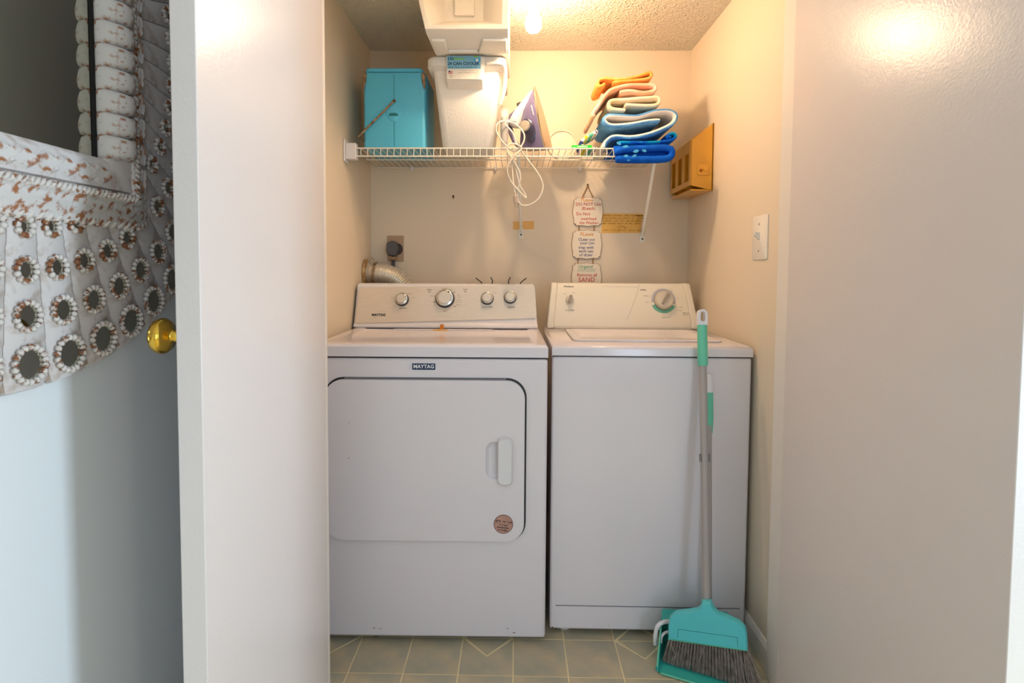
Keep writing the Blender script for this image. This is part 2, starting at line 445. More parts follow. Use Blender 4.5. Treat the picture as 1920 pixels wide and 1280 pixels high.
# door skin with a scooped finger recess
bm = BM()
hx, hy = FD.hit(945, 861); rx, ry = FD.hit(921, 861)
outer = rrect(dw, dh, 0.06, 8, dcx, dcy); rec = rrect(0.062, 0.132, 0.03, 8, rx + 0.008, ry)
ov = [bm.verts.new(FD.p(a, b, 0.016)) for a, b in outer]; oi = [bm.verts.new(FD.p(a, b, 0.0012)) for a, b in rrect(dw, dh, 0.06, 8, dcx, dcy)]
n = len(ov)
for i in range(n): bm.faces.new((oi[i], oi[(i+1) % n], ov[(i+1) % n], ov[i]))
rings = []
for s, c in ((1.0, 0.016), (0.93, 0.0145), (0.8, 0.0085), (0.6, 0.004), (0.35, 0.0025)):
    rings.append([bm.verts.new(FD.p(rx + 0.008 + (a - rx - 0.008) * s, ry + (b - ry) * (1 - (1 - s) * 0.6), c)) for a, b in rec])
for A, B in zip(rings, rings[1:]):
    m_ = len(A)
    for i in range(m_): bm.faces.new((A[i], A[(i+1) % m_], B[(i+1) % m_], B[i]))
bm.faces.new(rings[-1])
ed = [bm.edges.get((ov[i], ov[(i+1) % n])) for i in range(n)] + [bm.edges.get((rings[0][i], rings[0][(i+1) % len(rec)])) for i in range(len(rec))]
bmesh.ops.triangle_fill(bm, use_beauty=True, use_dissolve=False, edges=ed)
dd = obj('door', bm, 'enamel', dr, smooth=14)
bm = BM(); hh = rrect(0.05, 0.158, 0.016, 6, hx, hy)
hh = [(max(a, hx - 0.025), b) for a, b in hh]
loft(bm, [[FD.p(a, b, 0.016) for a, b in hh], [FD.p(a, b, 0.028) for a, b in hh], [FD.p(hx + (a - hx) * 0.86, hy + (b - hy) * 0.94, 0.034) for a, b in hh]])
obj('handle', bm, 'white_plastic', dd, smooth=40)
sx_, sy_ = FD.hit(942, 979)
bm = BM(); lathe(bm, [(0.0325, 0.016), (0.0325, 0.0166)], FD.mat(sx_, sy_, 0), 40); st = obj('sticker', bm, 'sticker_rim', dd)
bm = BM(); lathe(bm, [(0.0305, 0.0166), (0.0305, 0.0169)], FD.mat(sx_, sy_, 0), 40); obj('sticker_face', bm, 'sticker', st)
st['label'] = 'round tan registration sticker stuck upside down'
TL = []
Mst = FD.mat(sx_, sy_, 0.0172, PI - 0.12)
for s, y, sz in (('~8', 0.0205, 0.0085), ('~10', 0.0115, 0.0085), ('~8', 0.0028, 0.0078), ('~3 3 4', -0.0095, 0.0092)):
    TL.append((s, Mst @ Matrix.Translation((0, y, 0)), sz, 'CENTER', 0.0002))
lettering(TL, 'ink_black', dd, 'sticker_lettering')
bm = BM(); plate(bm, FD, [(sx_ - 0.027, sy_ + 0.0045), (sx_ + 0.027, sy_ + 0.0005), (sx_ + 0.027, sy_ + 0.0012), (sx_ - 0.027, sy_ + 0.0052)], 0.0169, 0.0172); obj('sticker_rule', bm, 'sticker_rim', dd)
# scuffs on the door and kick panel
for (px, py, a, b) in ((655, 789, 2, 1), (655, 855, 3, 1), (700, 1176, 5, 1), (712, 1177, 3, 1), (704, 1192, 9, 1.3), (950, 1179, 4, 1), (962, 1187, 5, 1.4)):
    x, y = FD.hit(px, py); c = 0.0161 if 707 < py < 1012 else 0.0002
    bm = BM(); plate(bm, FD, rrect(a * 0.00177, b * 0.00177, 0.0006, 2, x, y), c - 0.0002, c + 0.0003); obj('scuff', bm, 'nail_brown', dr)
# badge
x, y = FD.hit(793, 687)
bm = BM(); plate(bm, FD, rrect(0.084, 0.028, 0.003, 3, x, y), 0, 0.003); bd = obj('badge', bm, 'badge_white', dr)
bm = BM(); plate(bm, FD, rrect(0.078, 0.022, 0.001, 2, x, y + 0.0005), 0.003, 0.0036); obj('badge_panel', bm, 'badge_navy', bd)
lettering([('MAYTAG', FD.mat(x, y + 0.0005, 0.004), 0.0172, 'CENTER', 0.0004)], 'badge_white', bd)
bd['label'] = 'navy badge lettered MAYTAG'
# console
CY0, CZ0, CY1, CZ1 = 2.325, 1.0, 2.375, 1.168
bm = BM()
pr = [(2.315, 0.984), (2.315, 0.997), (CY0, CZ0 + 0.002), (CY1 - 0.002, CZ1 - 0.006), (CY1 + 0.01, CZ1 + 0.003), (2.43, CZ1 + 0.003), (2.446, 1.15), (2.446, 0.984)]
cx0, cx1 = at(664, 600, 2.32).x, at(1010, 600, 2.32).x
tx0, tx1 = at(673, 540, 2.38).x, at(1002, 534, 2.38).x
def tap(y, z, x0, x1):
    t = max(0, min(1, (z - 0.99) / 0.18)); return (x0 + (tx0 - cx0) * t, x1 + (tx1 - cx1) * t)
L0 = [(tap(y, z, cx0, cx1)[0], y, z) for y, z in pr]; L1 = [(tap(y, z, cx0, cx1)[1], y, z) for y, z in pr]
loop_prism(bm, L0, L1)
con = obj('console', bm, 'white_plastic', dr, bevel=0.006, seg=3)
up = Vector((0, CY1 - CY0, CZ1 - CZ0)).normalized()
FC = Frame((0, CY0, CZ0 + 0.002), (1, 0, 0), up)
def fcpt(px, py): return FC.hit(px, py)
q = [fcpt(*p) for p in ((667, 607), (1008, 597), (1004, 534), (676, 539))]
w_ = 0.012
pl = []
def rpoly(P, r, k=5):
    out = []; n = len(P)
    for i in range(n):
        p = Vector(P[i]); a = (Vector(P[i-1]) - p).normalized(); b = (Vector(P[(i+1) % n]) - p).normalized()
        p0 = p + a * r; p2 = p + b * r
        for t in range(k + 1):
            s = t / k; out.append(tuple((1-s)**2 * p0 + 2*s*(1-s) * p + s*s * p2))
    return out
pl = rpoly(q, 0.018)
bm = BM(); plate(bm, FC, pl, 0.0, 0.004); fp = obj('face_plate', bm, 'brushed_steel', con, bevel=0.001)
fp['label'] = 'brushed steel control panel'
q2 = [fcpt(*p) for p in ((668, 606), (1007, 597), (1003, 590), (671, 596))]
bm = BM(); plate(bm, FC, rpoly(q2, 0.006), 0.004, 0.0052); obj('face_plate_step', bm, 'brushed_steel', con, bevel=0.001)
def knob(px, py, r, ang, parent=dr):
    a, b = fcpt(px, py)
    bm = BM(); lathe(bm, [(r * 1.12, 0.004), (r * 1.12, 0.006), (r, 0.007), (r * 0.98, 0.02)], FC.mat(a, b, 0), 32); kb = obj('knob', bm, 'dark_plastic', parent, smooth=35)
    bm = BM(); lathe(bm, [(r * 0.98, 0.02), (r * 1.0, 0.021), (r * 0.97, 0.026), (r * 0.8, 0.028), (r * 0.76, 0.0265)], FC.mat(a, b, 0), 32, capa=False, capb=False); obj('knob_ring', bm, 'chrome', kb, smooth=20)
    bm = BM(); lathe(bm, [(r * 0.75, 0.024), (r * 0.75, 0.0272), (r * 0.7, 0.0278)], FC.mat(a, b, 0), 32); obj('knob_cap', bm, 'knob_face', kb, smooth=10)
    bm = BM(); ball(bm, FC.p(a + math.sin(ang) * r * 0.82, b + math.cos(ang) * r * 0.82, 0.027), r * 0.15, 1, (1, 1, 0.5)); obj('pointer', bm, 'ink_black', kb)
    return a, b
for (px, py, r, ang) in ((756, 562, 0.026, 1.0), (836, 560, 0.037, 0.6), (915, 560, 0.025, 0.4), (958, 558, 0.025, 0.15)): knob(px, py, r, ang)
lt = []
def ct(s, px, py, size, al='CENTER', bold=0.0002):
    a, b = fcpt(px, py); return (s, FC.mat(a, b, 0.0045), size, al, bold)
lettering([ct('MAYTAG', 712, 590.5, 0.0145, 'CENTER', 0.0006)], 'ink_black', con, 'brand_lettering')
lettering([ct('~10 10', 712, 595.5, 0.0042), ct('~6', 807, 543.5, 0.007), ct('Dry', 807, 547.2, 0.007), ct('~6', 874, 543, 0.007), ct('Dry', 874, 546.8, 0.007),
           ct('off', 815.5, 566, 0.0065), ct('off', 853, 548.5, 0.0065), ct('off', 854, 574.5, 0.0065), ct('~11', 757, 578, 0.0062), ct('~7 7', 915, 576, 0.006), ct('~14', 960, 575.5, 0.005),
           ct('~13', 960, 577.3, 0.0046)], 'ink', con)
lettering([ct('~4', 776, 558.5, 0.0055), ct('~6', 770, 551, 0.0055), ct('~3 4', 740, 559, 0.0055), ct('~8 2', 837, 541.5, 0.0055), ct('~6', 847, 543.5, 0.0055), ct('~8', 813, 555.5, 0.0055),
           ct('~5', 861, 553.5, 0.0055), ct('~6', 863, 557.2, 0.0055), ct('~7', 862, 562, 0.0055), ct('~4 3', 862, 565, 0.0055), ct('~4 3', 861, 567.5, 0.0055), ct('~8', 861, 572, 0.0055), ct('~4', 929, 550, 0.0055)], 'ink_light', con)
lettering([ct('~5', 836, 583.5, 0.0065)], 'tape_orange', con)
bm = BM(); a, b = fcpt(836, 561)
o = []
for i in range(48):
    t0, t1 = 2*PI*i/48, 2*PI*(i+1)/48
    plate(bm, FC, [(a + math.cos(t0)*0.0445, b - 0.002 + math.sin(t0)*0.0445), (a + math.cos(t1)*0.0445, b - 0.002 + math.sin(t1)*0.0445), (a + math.cos(t1)*0.0437, b - 0.002 + math.sin(t1)*0.0437), (a + math.cos(t0)*0.0437, b - 0.002 + math.sin(t0)*0.0437)], 0.004, 0.0043)
obj('dial_line', bm, 'tape_orange', con)
# lint filter slot and orange tape on the top
lx, _ = at(828, 617, 2.28).x, 0
bm = BM(); bx(bm, lx - 0.20, lx + 0.22, 2.27, 2.30, 0.979, 0.9835); obj('lint_cover', bm, 'enamel', dr, bevel=0.002)
bm = BM(); bx(bm, lx - 0.03, lx + 0.03, 2.262, 2.27, 0.979, 0.9845); obj('lint_grip', bm, 'note_pale', dr)
bm = BM(); fx = lx
loft(bm, [[(fx - 0.008, y, z), (fx + 0.008, y, z), (fx + 0.008, y + 0.0006, z + 0.0008), (fx - 0.008, y + 0.0006, z + 0.0008)] for y, z in ((2.263, 0.984), (2.30, 0.985), (2.311, 0.988), (2.3125, 1.0))])
o = obj('tape_strip', bm, 'tape_orange', dr); o['label'] = 'small strip of orange tape'

# ------------------------------------------------------------------ washer
wa = thing('washing_machine', 'white top-loading washing machine with cream console, on the right', 'washer', (0.466, 2.15, FZ))
WX0, WX1, WF = 0.127, 0.806, 1.873
bm = BM(); bx(bm, WX0, WX1, WF, 2.50, FZ + 0.022, 0.938); obj('body', bm, 'enamel', wa, bevel=0.008, seg=3)
bm = BM(); bx(bm, WX0 + 0.004, WX1 - 0.004, WF + 0.005, 2.49, 0.936, 0.942); obj('top_gap', bm, 'gap_dark', wa)
bm = BM()
P0 = [(WX0 - 0.001, WF - 0.003), (WX1 + 0.002, WF - 0.003), (WX1 + 0.002, 2.51), (WX0 - 0.001, 2.51)]
loft(bm, [[(x, y, 0.942) for x, y in P0], [(x, y, 0.966) for x, y in P0], [(x, y, 0.974) for x, y in inset(P0, 0.004)], [(x, y, 0.979) for x, y in inset(P0, 0.012)]])
obj('top', bm, 'enamel', wa, smooth=50)
lidp = rrect(0.53, 0.36, 0.03, 6, 0.475, 2.135)
bm = BM(); loop_prism(bm, [(x, y, 0.9785) for x, y in rrect(0.538, 0.368, 0.033, 6, 0.475, 2.135)], [(x, y, 0.9793) for x, y in rrect(0.538, 0.368, 0.033, 6, 0.475, 2.135)]); obj('lid_gap', bm, 'marker_grey', wa)
bm = BM(); li = [(0.475 + (x - 0.475) * 0.93, 2.135 + (y - 2.135) * 0.9) for x, y in lidp]
loft(bm, [[(x, y, 0.9793) for x, y in lidp], [(x, y, 0.985) for x, y in lidp], [(0.475 + (x - 0.475) * 0.985, 2.135 + (y - 2.135) * 0.98, 0.9875) for x, y in lidp], [(x, y, 0.987) for x, y in li], [(0.475 + (x - 0.475) * 0.9, 2.135 + (y - 2.135) * 0.86, 0.984) for x, y in lidp]])
obj('lid', bm, 'enamel', wa, smooth=40)
FW = Frame((0, WF, 0), (1, 0, 0), (0, 0, 1))
zk = FW.hit(1200, 1137)[1]
bm = BM(); plate(bm, FW, [(WX0 + 0.02, zk - 0.0012), (WX1 - 0.02, zk - 0.0012), (WX1 - 0.02, zk + 0.0012), (WX0 + 0.02, zk + 0.0012)], 0, 0.0012); obj('kick_line', bm, 'gasket', wa)
for x, y in ((WX0 + 0.055, WF + 0.05), (WX1 - 0.06, WF + 0.05), (WX0 + 0.06, 2.44), (WX1 - 0.06, 2.44)):
    bm = BM(); lathe(bm, [(0.02, 0), (0.023, 0.004), (0.02, 0.012), (0.01, 0.016), (0.01, 0.03)], Matrix.Translation((x, y, FZ)), 16); obj('foot', bm, 'white_plastic', wa)
for px, py, r in ((1036, 1176, 3), (1042, 1177, 2), (1142, 1172, 1.0), (1300, 900, 0.8)):
    a, b = FW.hit(px, py); bm = BM(); plate(bm, FW, rrect(r*0.0022, r*0.0018, 0.0006, 2, a, b), -0.0002, 0.0004); obj('scuff', bm, 'nail_brown', wa)
# console
WY0, WZ0, WY1, WZ1 = 2.40, 0.985, 2.44, 1.176
pr = [(2.395, 0.979), (2.392, 0.99), (2.398, 1.012), (WY1 - 0.004, WZ1 - 0.01), (WY1 + 0.004, WZ1), (2.49, WZ1), (2.505, 1.15), (2.505, 0.979)]
bx0, bx1 = at(1026, 605, 2.40).x, at(1309, 605, 2.40).x; ux0, ux1 = at(1034, 532, 2.44).x, at(1293, 532, 2.44).x
def prof_at(t):   # t 0..1 across the width
    out = []
    for y, z in pr:
        k = max(0, min(1, (z - 0.985) / 0.19)); x0 = bx0 + (ux0 - bx0) * k ** 1.3; x1 = bx1 + (ux1 - bx1) * k ** 1.6
        out.append((x0 + (x1 - x0) * t, y, z))
    return out
bm = BM(); loft(bm, [prof_at(0.045), prof_at(0.5), prof_at(0.955)]); wc = obj('console', bm, 'enamel_cream', wa, bevel=0.002)
for ta, tb in ((0.0, 0.045), (0.955, 1.0)):
    bm = BM()
    A = prof_at(ta); B = prof_at(tb)
    grow = lambda L: [(x, y - (0.003 if y < 2.45 else 0), z + (0.002 if z > 1.1 else 0)) for x, y, z in L]
    loft(bm, [grow(A), grow(B)]); obj('end_cap', bm, 'enamel_cream', wa, bevel=0.008, seg=3)
upw = Vector((0, WY1 - 0.004 - 2.398, WZ1 - 0.01 - 1.012)).normalized()
FWC = Frame((0, 2.398, 1.012), (1, 0, 0), upw)
def wpt(px, py): return FWC.hit(px, py)
def wt(s, px, py, size, al='CENTER', bold=0.0001):
    a, b = wpt(px, py); return (s, FWC.mat(a, b, 0.0004), size, al, bold)
def wline(pts, name, m, wdt=0.001):
    bm = BM()
    P = [Vector(wpt(*p)) for p in pts]
    for p, q_ in zip(P, P[1:]):
        d = (q_ - p).normalized(); nn = Vector((-d.y, d.x)) * wdt / 2
        plate(bm, FWC, [tuple(p + nn), tuple(p - nn), tuple(q_ - nn), tuple(q_ + nn)], 0, 0.0005)
    return obj(name, bm, m, wc)
wline([(1198, 532), (1196, 545), (1190, 563), (1183, 581), (1175, 600)], 'panel_line', 'ink_light')
wline([(1128, 537), (1196, 538)], 'panel_line', 'ink_light', 0.0006)
a, b = wpt(1244, 563)
def arc_band(bm, fr, a, b, r0, r1, t0, t1, c0, c1, n=24):
    for i in range(n):
        u0 = t0 + (t1 - t0) * i / n; u1 = t0 + (t1 - t0) * (i + 1) / n
        plate(bm, fr, [(a + r0*math.cos(u0), b + r0*math.sin(u0)), (a + r1*math.cos(u0), b + r1*math.sin(u0)), (a + r1*math.cos(u1), b + r1*math.sin(u1)), (a + r0*math.cos(u1), b + r0*math.sin(u1))], c0, c1)
bm = BM(); arc_band(bm, FWC, a, b, 0.036, 0.053, math.radians(-20), math.radians(190), 0, 0.0006, 30); obj('dial_band', bm, 'dial_grey', wc)
bm = BM(); arc_band(bm, FWC, a, b, 0.036, 0.057, math.radians(205), math.radians(332), 0, 0.0006, 24); obj('dial_band', bm, 'dial_green', wc)
bm = BM(); lathe(bm, [(0.042, 0.0), (0.042, 0.006), (0.040, 0.009)], FWC.mat(a, b, 0), 40); kb = obj('cycle_knob', bm, 'marker_grey', wa, smooth=40)
bm = BM(); lathe(bm, [(0.040, 0.006), (0.041, 0.012), (0.036, 0.024), (0.033, 0.027), (0, 0.028)], FWC.mat(a, b, 0), 40); obj('knob_body', bm, 'beige_knob', kb, smooth=40)
bm = BM(); Mk = FWC.mat(a, b, 0.026, -0.55)
loop_prism(bm, [Mk @ Vector(p) for p in ((-0.004, -0.026, 0), (0.004, -0.026, 0), (0.008, 0.03, 0), (-0.008, 0.03, 0))], [Mk @ Vector(p) for p in ((-0.003, -0.024, 0.012), (0.003, -0.024, 0.012), (0.005, 0.028, 0.014), (-0.005, 0.028, 0.014))])
obj('knob_grip', bm, 'marker_grey', kb, bevel=0.001)
a, b = wpt(1068, 562)
bm = BM(); lathe(bm, [(0.0175, 0), (0.017, 0.01), (0.015, 0.013)], FWC.mat(a, b, 0), 28); kb = obj('load_size_knob', bm, 'beige_knob', wa, smooth=40)
bm = BM(); Mk = FWC.mat(a, b, 0.012, -0.35)
loop_prism(bm, [Mk @ Vector(p) for p in ((-0.005, -0.018, 0), (0.005, -0.018, 0), (0.006, 0.02, 0), (-0.006, 0.02, 0))], [Mk @ Vector(p) for p in ((-0.003, -0.016, 0.016), (0.003, -0.016, 0.016), (0.004, 0.018, 0.016), (-0.004, 0.018, 0.016))])
obj('knob_grip', bm, 'marker_grey', kb, bevel=0.001)
lettering([wt('Whirlpool', 1066, 537, 0.0105, 'CENTER', 0.0002), wt('NORMAL', 1206, 543.5, 0.0065, 'CENTER', 0.0003), wt('~8', 1286, 587, 0.007, 'CENTER', 0.0003), wt('~9 5', 1289, 590.3, 0.0055)], 'ink', wc)
lettering([wt('LOAD SIZE', 1068, 581.5, 0.0085), wt('~4', 1059, 550.5, 0.006), wt('~4', 1076, 548.5, 0.006), wt('~6 2', 1213, 554.8, 0.007), wt('~5', 1213, 566.3, 0.006), wt('~3', 1260, 545, 0.006),
           wt('~6', 1276, 576, 0.006), wt('~7', 1275, 582, 0.006), wt('~6 6', 1249, 595.3, 0.006), wt('~3', 1227, 572, 0.005), wt('~3', 1270, 559, 0.005)], 'ink_light', wc)

# ------------------------------------------------------------------ wire shelf
SZ = 1.722; SY0, SY1 = 2.245, YB - 0.012
sx0 = XL + 0.035; sx1 = at(1247, 300, 2.30).x
sh = thing('wire_shelf', 'white wire shelf with diagonal braces mounted on the back wall', 'shelf', (0, YB - 0.2, SZ))
def rail(name, y, z, r=0.0032, x0=sx0, x1=sx1):
    bm = BM(); tube(bm, [(x0, y, z), (x1, y, z)], r, 8); return obj(name, bm, 'wire_white', sh, smooth=60)
rail('front_rail', SY0, SZ + 0.001); rail('lower_front_rail', SY0, SZ - 0.031); rail('back_rail', SY1, SZ - 0.0045); rail('middle_rail', SY0 + 0.2, SZ - 0.005)
b_ = BM(); tube(b_, [(0, SY1 - sh.location.y, 0), (0, SY0 - sh.location.y + 0.003, 0), (0, SY0 - sh.location.y - 0.0015, -0.003), (0, SY0 - sh.location.y - 0.002, -0.031)], 0.0016, 6)
wm = bpy.data.meshes.new('cross_wire'); bmesh.ops.recalc_face_normals(b_, faces=b_.faces); b_.to_mesh(wm); b_.free(); wm.materials.append(MATS['wire_white'])
nw = int((sx1 - sx0) / 0.0268)
for i in range(nw + 1):
    o = bpy.data.objects.new('cross_wire', wm); C.objects.link(o); o.parent = sh; o.location = (sx0 + 0.006 + i * (sx1 - sx0 - 0.012) / nw, 0, 0)
bm = BM(); bx(bm, XL + 0.001, XL + 0.008, SY0 - 0.022, SY0 + 0.03, SZ - 0.055, SZ + 0.035); bx(bm, XL + 0.008, XL + 0.05, SY0 - 0.014, SY0 + 0.022, SZ - 0.045, SZ + 0.02)
obj('end_bracket', bm, 'white_plastic', sh, bevel=0.003)
for (pa, pb) in (((972, 296), (977, 432)), ((1228, 308), (1205, 440))):
    A = at(pa[0], pa[1], SY0 + 0.006); Bp = at(pb[0], pb[1], YB - 0.008)
    A.z = SZ - 0.034
    bm = BM(); d = (Bp - A)
    tube(bm, [A + Vector((0, -0.004, 0.012)), A, Bp, Bp + Vector((0, 0.004, -0.01))], 0.0075, 10, flat=0.7); br = obj('support_brace', bm, 'wire_white', sh, smooth=50)
    bm = BM(); plate(bm, BACK, rrect(0.024, 0.05, 0.006, 4, Bp.x, Bp.z - 1.235 - 0.012), 0.0016, 0.0045); ft = obj('brace_foot', bm, 'wire_white', br)
    bm = BM(); lathe(bm, [(0.0045, 0.004), (0.0045, 0.006), (0.002, 0.007)], BACK.mat(Bp.x, Bp.z - 1.235 - 0.02, 0), 12); obj('screw', bm, 'dark_plastic', br)
for x in (-0.5, -0.1, 0.3):
    bm = BM(); bx(bm, x - 0.006, x + 0.006, YB - 0.02, YB - 0.001, SZ - 0.018, SZ + 0.004); obj('wall_clip', bm, 'white_plastic', sh, bevel=0.002)
TOP = SZ + 0.0045     # what stands on the shelf stands here

# ------------------------------------------------------------------ teal steel cooler box
p0 = at(682, 278, 2.262); p1 = at(797, 278, 2.262); pt = at(740, 130, 2.262)
cx_, cw = (p0.x + p1.x) / 2, (p1.x - p0.x); zt = pt.z; cd_ = 0.262; cy0 = 2.262
tb = thing('steel_cooler', 'turquoise metal cooler box with swing handle standing on the wire shelf', 'cooler', (cx_, cy0 + cd_/2, TOP))
bm = BM(); loop_prism(bm, [(cx_ + a, cy0 + cd_/2 + b, TOP) for a, b in rrect(cw, cd_, 0.012, 4)], [(cx_ + a, cy0 + cd_/2 + b, zt - 0.012) for a, b in rrect(cw, cd_, 0.012, 4)])
obj('body', bm, 'teal_steel', tb, smooth=40)
bm = BM(); lw = cw - 0.032
loft(bm, [[(cx_ + a, cy0 + cd_/2 + b, z) for a, b in rrect(lw + e, cd_ + e, 0.014, 4)] for z, e in ((zt - 0.012, 0.0), (zt - 0.010, 0.012), (zt + 0.001, 0.012), (zt + 0.004, 0.004))])
obj('lid', bm, 'teal_steel', tb, smooth=40)
bm = BM(); loop_prism(bm, [(cx_ + a, cy0 + cd_/2 + b, zt - 0.0135) for a, b in rrect(lw + 0.006, cd_ + 0.004, 0.014, 4)], [(cx_ + a, cy0 + cd_/2 + b, zt - 0.0095) for a, b in rrect(lw + 0.006, cd_ + 0.004, 0.014, 4)]); obj('lid_seal', bm, 'teal_dark', tb)
FT = Frame((cx_, cy0, TOP), (1, 0, 0), (0, 0, 1)); H = zt - TOP
bm = BM(); plate(bm, FT, [(-0.0008, 0.006), (0.0008, 0.006), (0.0008, H - 0.02), (-0.0008, H - 0.02)], 0, 0.001); obj('seam', bm, 'teal_dark', tb)
for s in (-1, 1):
    bm = BM(); M_ = [(0.0, 0.0), (0.016 * -s, 0.004), (0.013 * -s, -0.03), (0.004 * -s, -0.064), (-0.001 * -s, -0.05)]
    P = [(s * (cw / 2 + 0.001) + a, H - 0.018 + b) for a, b in M_]
    if s > 0: P = P[::-1]
    plate(bm, FT, P, -0.004, 0.008); obj('corner_latch', bm, 'latch_metal', tb, bevel=0.003)
ea, eb = FT.hit(739, 208)
bm = BM()
oval = [(ea + 0.031 * math.cos(t) * (1 - 0.25 * max(0, math.sin(t))), eb + (0.048 if math.sin(t) > 0 else 0.042) * math.sin(t)) for t in [2*PI*i/36 for i in range(36)]]
loft(bm, [[FT.p(a, b, 0) for a, b in oval], [FT.p(a, b, 0.002) for a, b in oval], [FT.p(ea + (a - ea) * 0.95, eb + (b - eb) * 0.95, 0.003) for a, b in oval]]); em = obj('pivot_plate', bm, 'teal_steel', tb, smooth=30)
ba, bb = FT.hit(738, 214)
bm = BM(); plate(bm, FT, [(ba - 0.019, bb - 0.008), (ba + 0.019, bb - 0.008), (ba + 0.017, bb + 0.003), (ba + 0.012, bb + 0.001), (ba + 0.010, bb + 0.004), (ba - 0.009, bb + 0.004), (ba - 0.011, bb + 0.001), (ba - 0.016, bb + 0.004)], 0.003, 0.0045); obj('bottle_opener', bm, 'teal_dark', em)
ha, hb = FT.hit(740, 190); ga, gb = FT.hit(677, 254)
bm = BM()
pa = FT.p(ha, hb, 0.008); pe = FT.p(ga, gb, 0.010)
pth = [FT.p(ha, hb, 0.0), pa, pa + (pe - pa) * 0.5, pe, pe + Vector((-0.004, 0.012, -0.008))]
back = [Vector((p.x, 2 * (cy0 + cd_/2) - p.y, p.z)) for p in pth]
tube(bm, smooth_path(pth[1:] + back[1:][::-1], 5), 0.0042, 10); tube(bm, [pth[0], pa + Vector((0, -0.002, 0))], 0.006, 12)
obj('swing_handle', bm, 'latch_metal', tb, smooth=50)
bm = BM(); bx(bm, cx_ - 0.002, cx_ + 0.03, cy0 + cd_ - 0.012, cy0 + cd_ + 0.002, zt - 0.01, zt + 0.02); obj('lid_hinge', bm, 'latch_metal', tb, bevel=0.003)

# ------------------------------------------------------------------ foam coolers
def rloop(x0, x1, y0, y1, z, r=0.03, k=5):
    return [(a, b, z) for a, b in rrect(x1 - x0, y1 - y0, r, k, (x0 + x1) / 2, (y0 + y1) / 2)]
fb0 = at(829, 280, 2.26); fb1 = at(924, 282, 2.26); ft0 = at(800, 104, 2.16); ft1 = at(949, 108, 2.16)
zr = ft0.z - 0.002
fc = thing('foam_cooler', 'white foam cooler with blue can cooler label, upright on the wire shelf', 'cooler', ((fb0.x + fb1.x) / 2, 2.37, TOP))
bm = BM()
X0, X1 = ft0.x + 0.014, ft1.x - 0.014
lps = []
for t, e in ((0, -0.006), (0.02, 0.0), (0.86, 0.0)):
    x0 = fb0.x + (X0 - fb0.x) * t; x1 = fb1.x + (X1 - fb1.x) * t; y0 = 2.262 + (2.178 - 2.262) * t; y1 = 2.45 + 0.08 * t
    lps.append(rloop(x0 - e, x1 + e, y0 - e, y1 + e, TOP + (zr - TOP) * t))
t = 0.88; lps.append(rloop(ft0.x, ft1.x, 2.160, 2.545, TOP + (zr - TOP) * 0.89))
lps.append(rloop(ft0.x, ft1.x, 2.160, 2.545, zr - 0.008)); lps.append(rloop(ft0.x + 0.006, ft1.x - 0.006, 2.166, 2.539, zr))
lps.append(rloop(ft0.x + 0.035, ft1.x - 0.035, 2.195, 2.51, zr)); lps.append(rloop(fb0.x + 0.03, fb1.x - 0.03, 2.29, 2.42, TOP + 0.03))
loft(bm, lps); fbody = obj('body', bm, 'foam', fc, smooth=45)
la0 = at(838, 103, 2.152); la1 = at(902, 149, 2.152)
bm = BM()
def sl(z): return 2.152 + (z - la0.z) * -0.04
loft(bm, [[(la0.x - 0.002, 2.21, la1.z - 0.022), (la1.x + 0.004, 2.21, la1.z - 0.022), (la1.x + 0.004, 2.23, la1.z - 0.02), (la0.x - 0.002, 2.23, la1.z - 0.02)],
          [(la0.x - 0.002, 2.154, la1.z), (la1.x + 0.006, 2.154, la1.z), (la1.x + 0.006, 2.22, la1.z), (la0.x - 0.002, 2.22, la1.z)],
          [(la0.x - 0.004, 2.150, zr - 0.004), (la1.x + 0.014, 2.150, zr - 0.004), (la1.x + 0.014, 2.2, zr - 0.004), (la0.x - 0.004, 2.2, zr - 0.004)]])
obj('label_block', bm, 'foam', fc, bevel=0.004, smooth=40)
FL = Frame((la0.x, 2.1485, la1.z), (1, 0, 0), Vector((0, -0.004, zr - 0.004 - la1.z)))
LW = la1.x - la0.x; LHt = (la0.z - la1.z) - 0.006
bm = BM(); plate(bm, FL, [(0, 0.0), (LW, 0.0), (LW, LHt), (0, LHt)], -0.003, 0.0004); lb = obj('label', bm, 'label_white', fc); lb['label'] = 'printed paper label'
hB = LHt * 0.56
bm = BM(); plate(bm, FL, [(0.002, LHt - hB), (LW - 0.001, LHt - hB), (LW - 0.001, LHt - 0.001), (0.002, LHt - 0.001)], 0.0004, 0.0007); obj('label_panel', bm, 'label_blue', lb)
def lt_(s, u, v, size, bold=0.0): return (s, FL.mat(LW * u, LHt * v, 0.0009), size, 'LEFT', bold)
lettering([lt_('24 CAN COOLER', 0.03, 0.66, 0.0158, 0.0006), lt_('Life', 0.03, 0.875, 0.0165, 0.0002), lt_('~8 6 5 9 4', 0.03, 0.51, 0.0062, 0.0002)], 'label_navy', lb)
lettering([lt_('~5', 0.215, 0.875, 0.0165, 0.0003)], 'label_green', lb)
lettering([lt_('~9 12 6', 0.42, 0.36, 0.0048), lt_('~7 14 11', 0.33, 0.27, 0.0048), lt_('~6', 0.82, 0.19, 0.0048), lt_('~7', 0.8, 0.1, 0.0048), lt_('~6', 0.06, 0.14, 0.005), lt_('~5', 0.08, 0.07, 0.005)], 'ink_light', lb)
bm = BM(); u0, v0 = LW * 0.83, LHt * 0.72
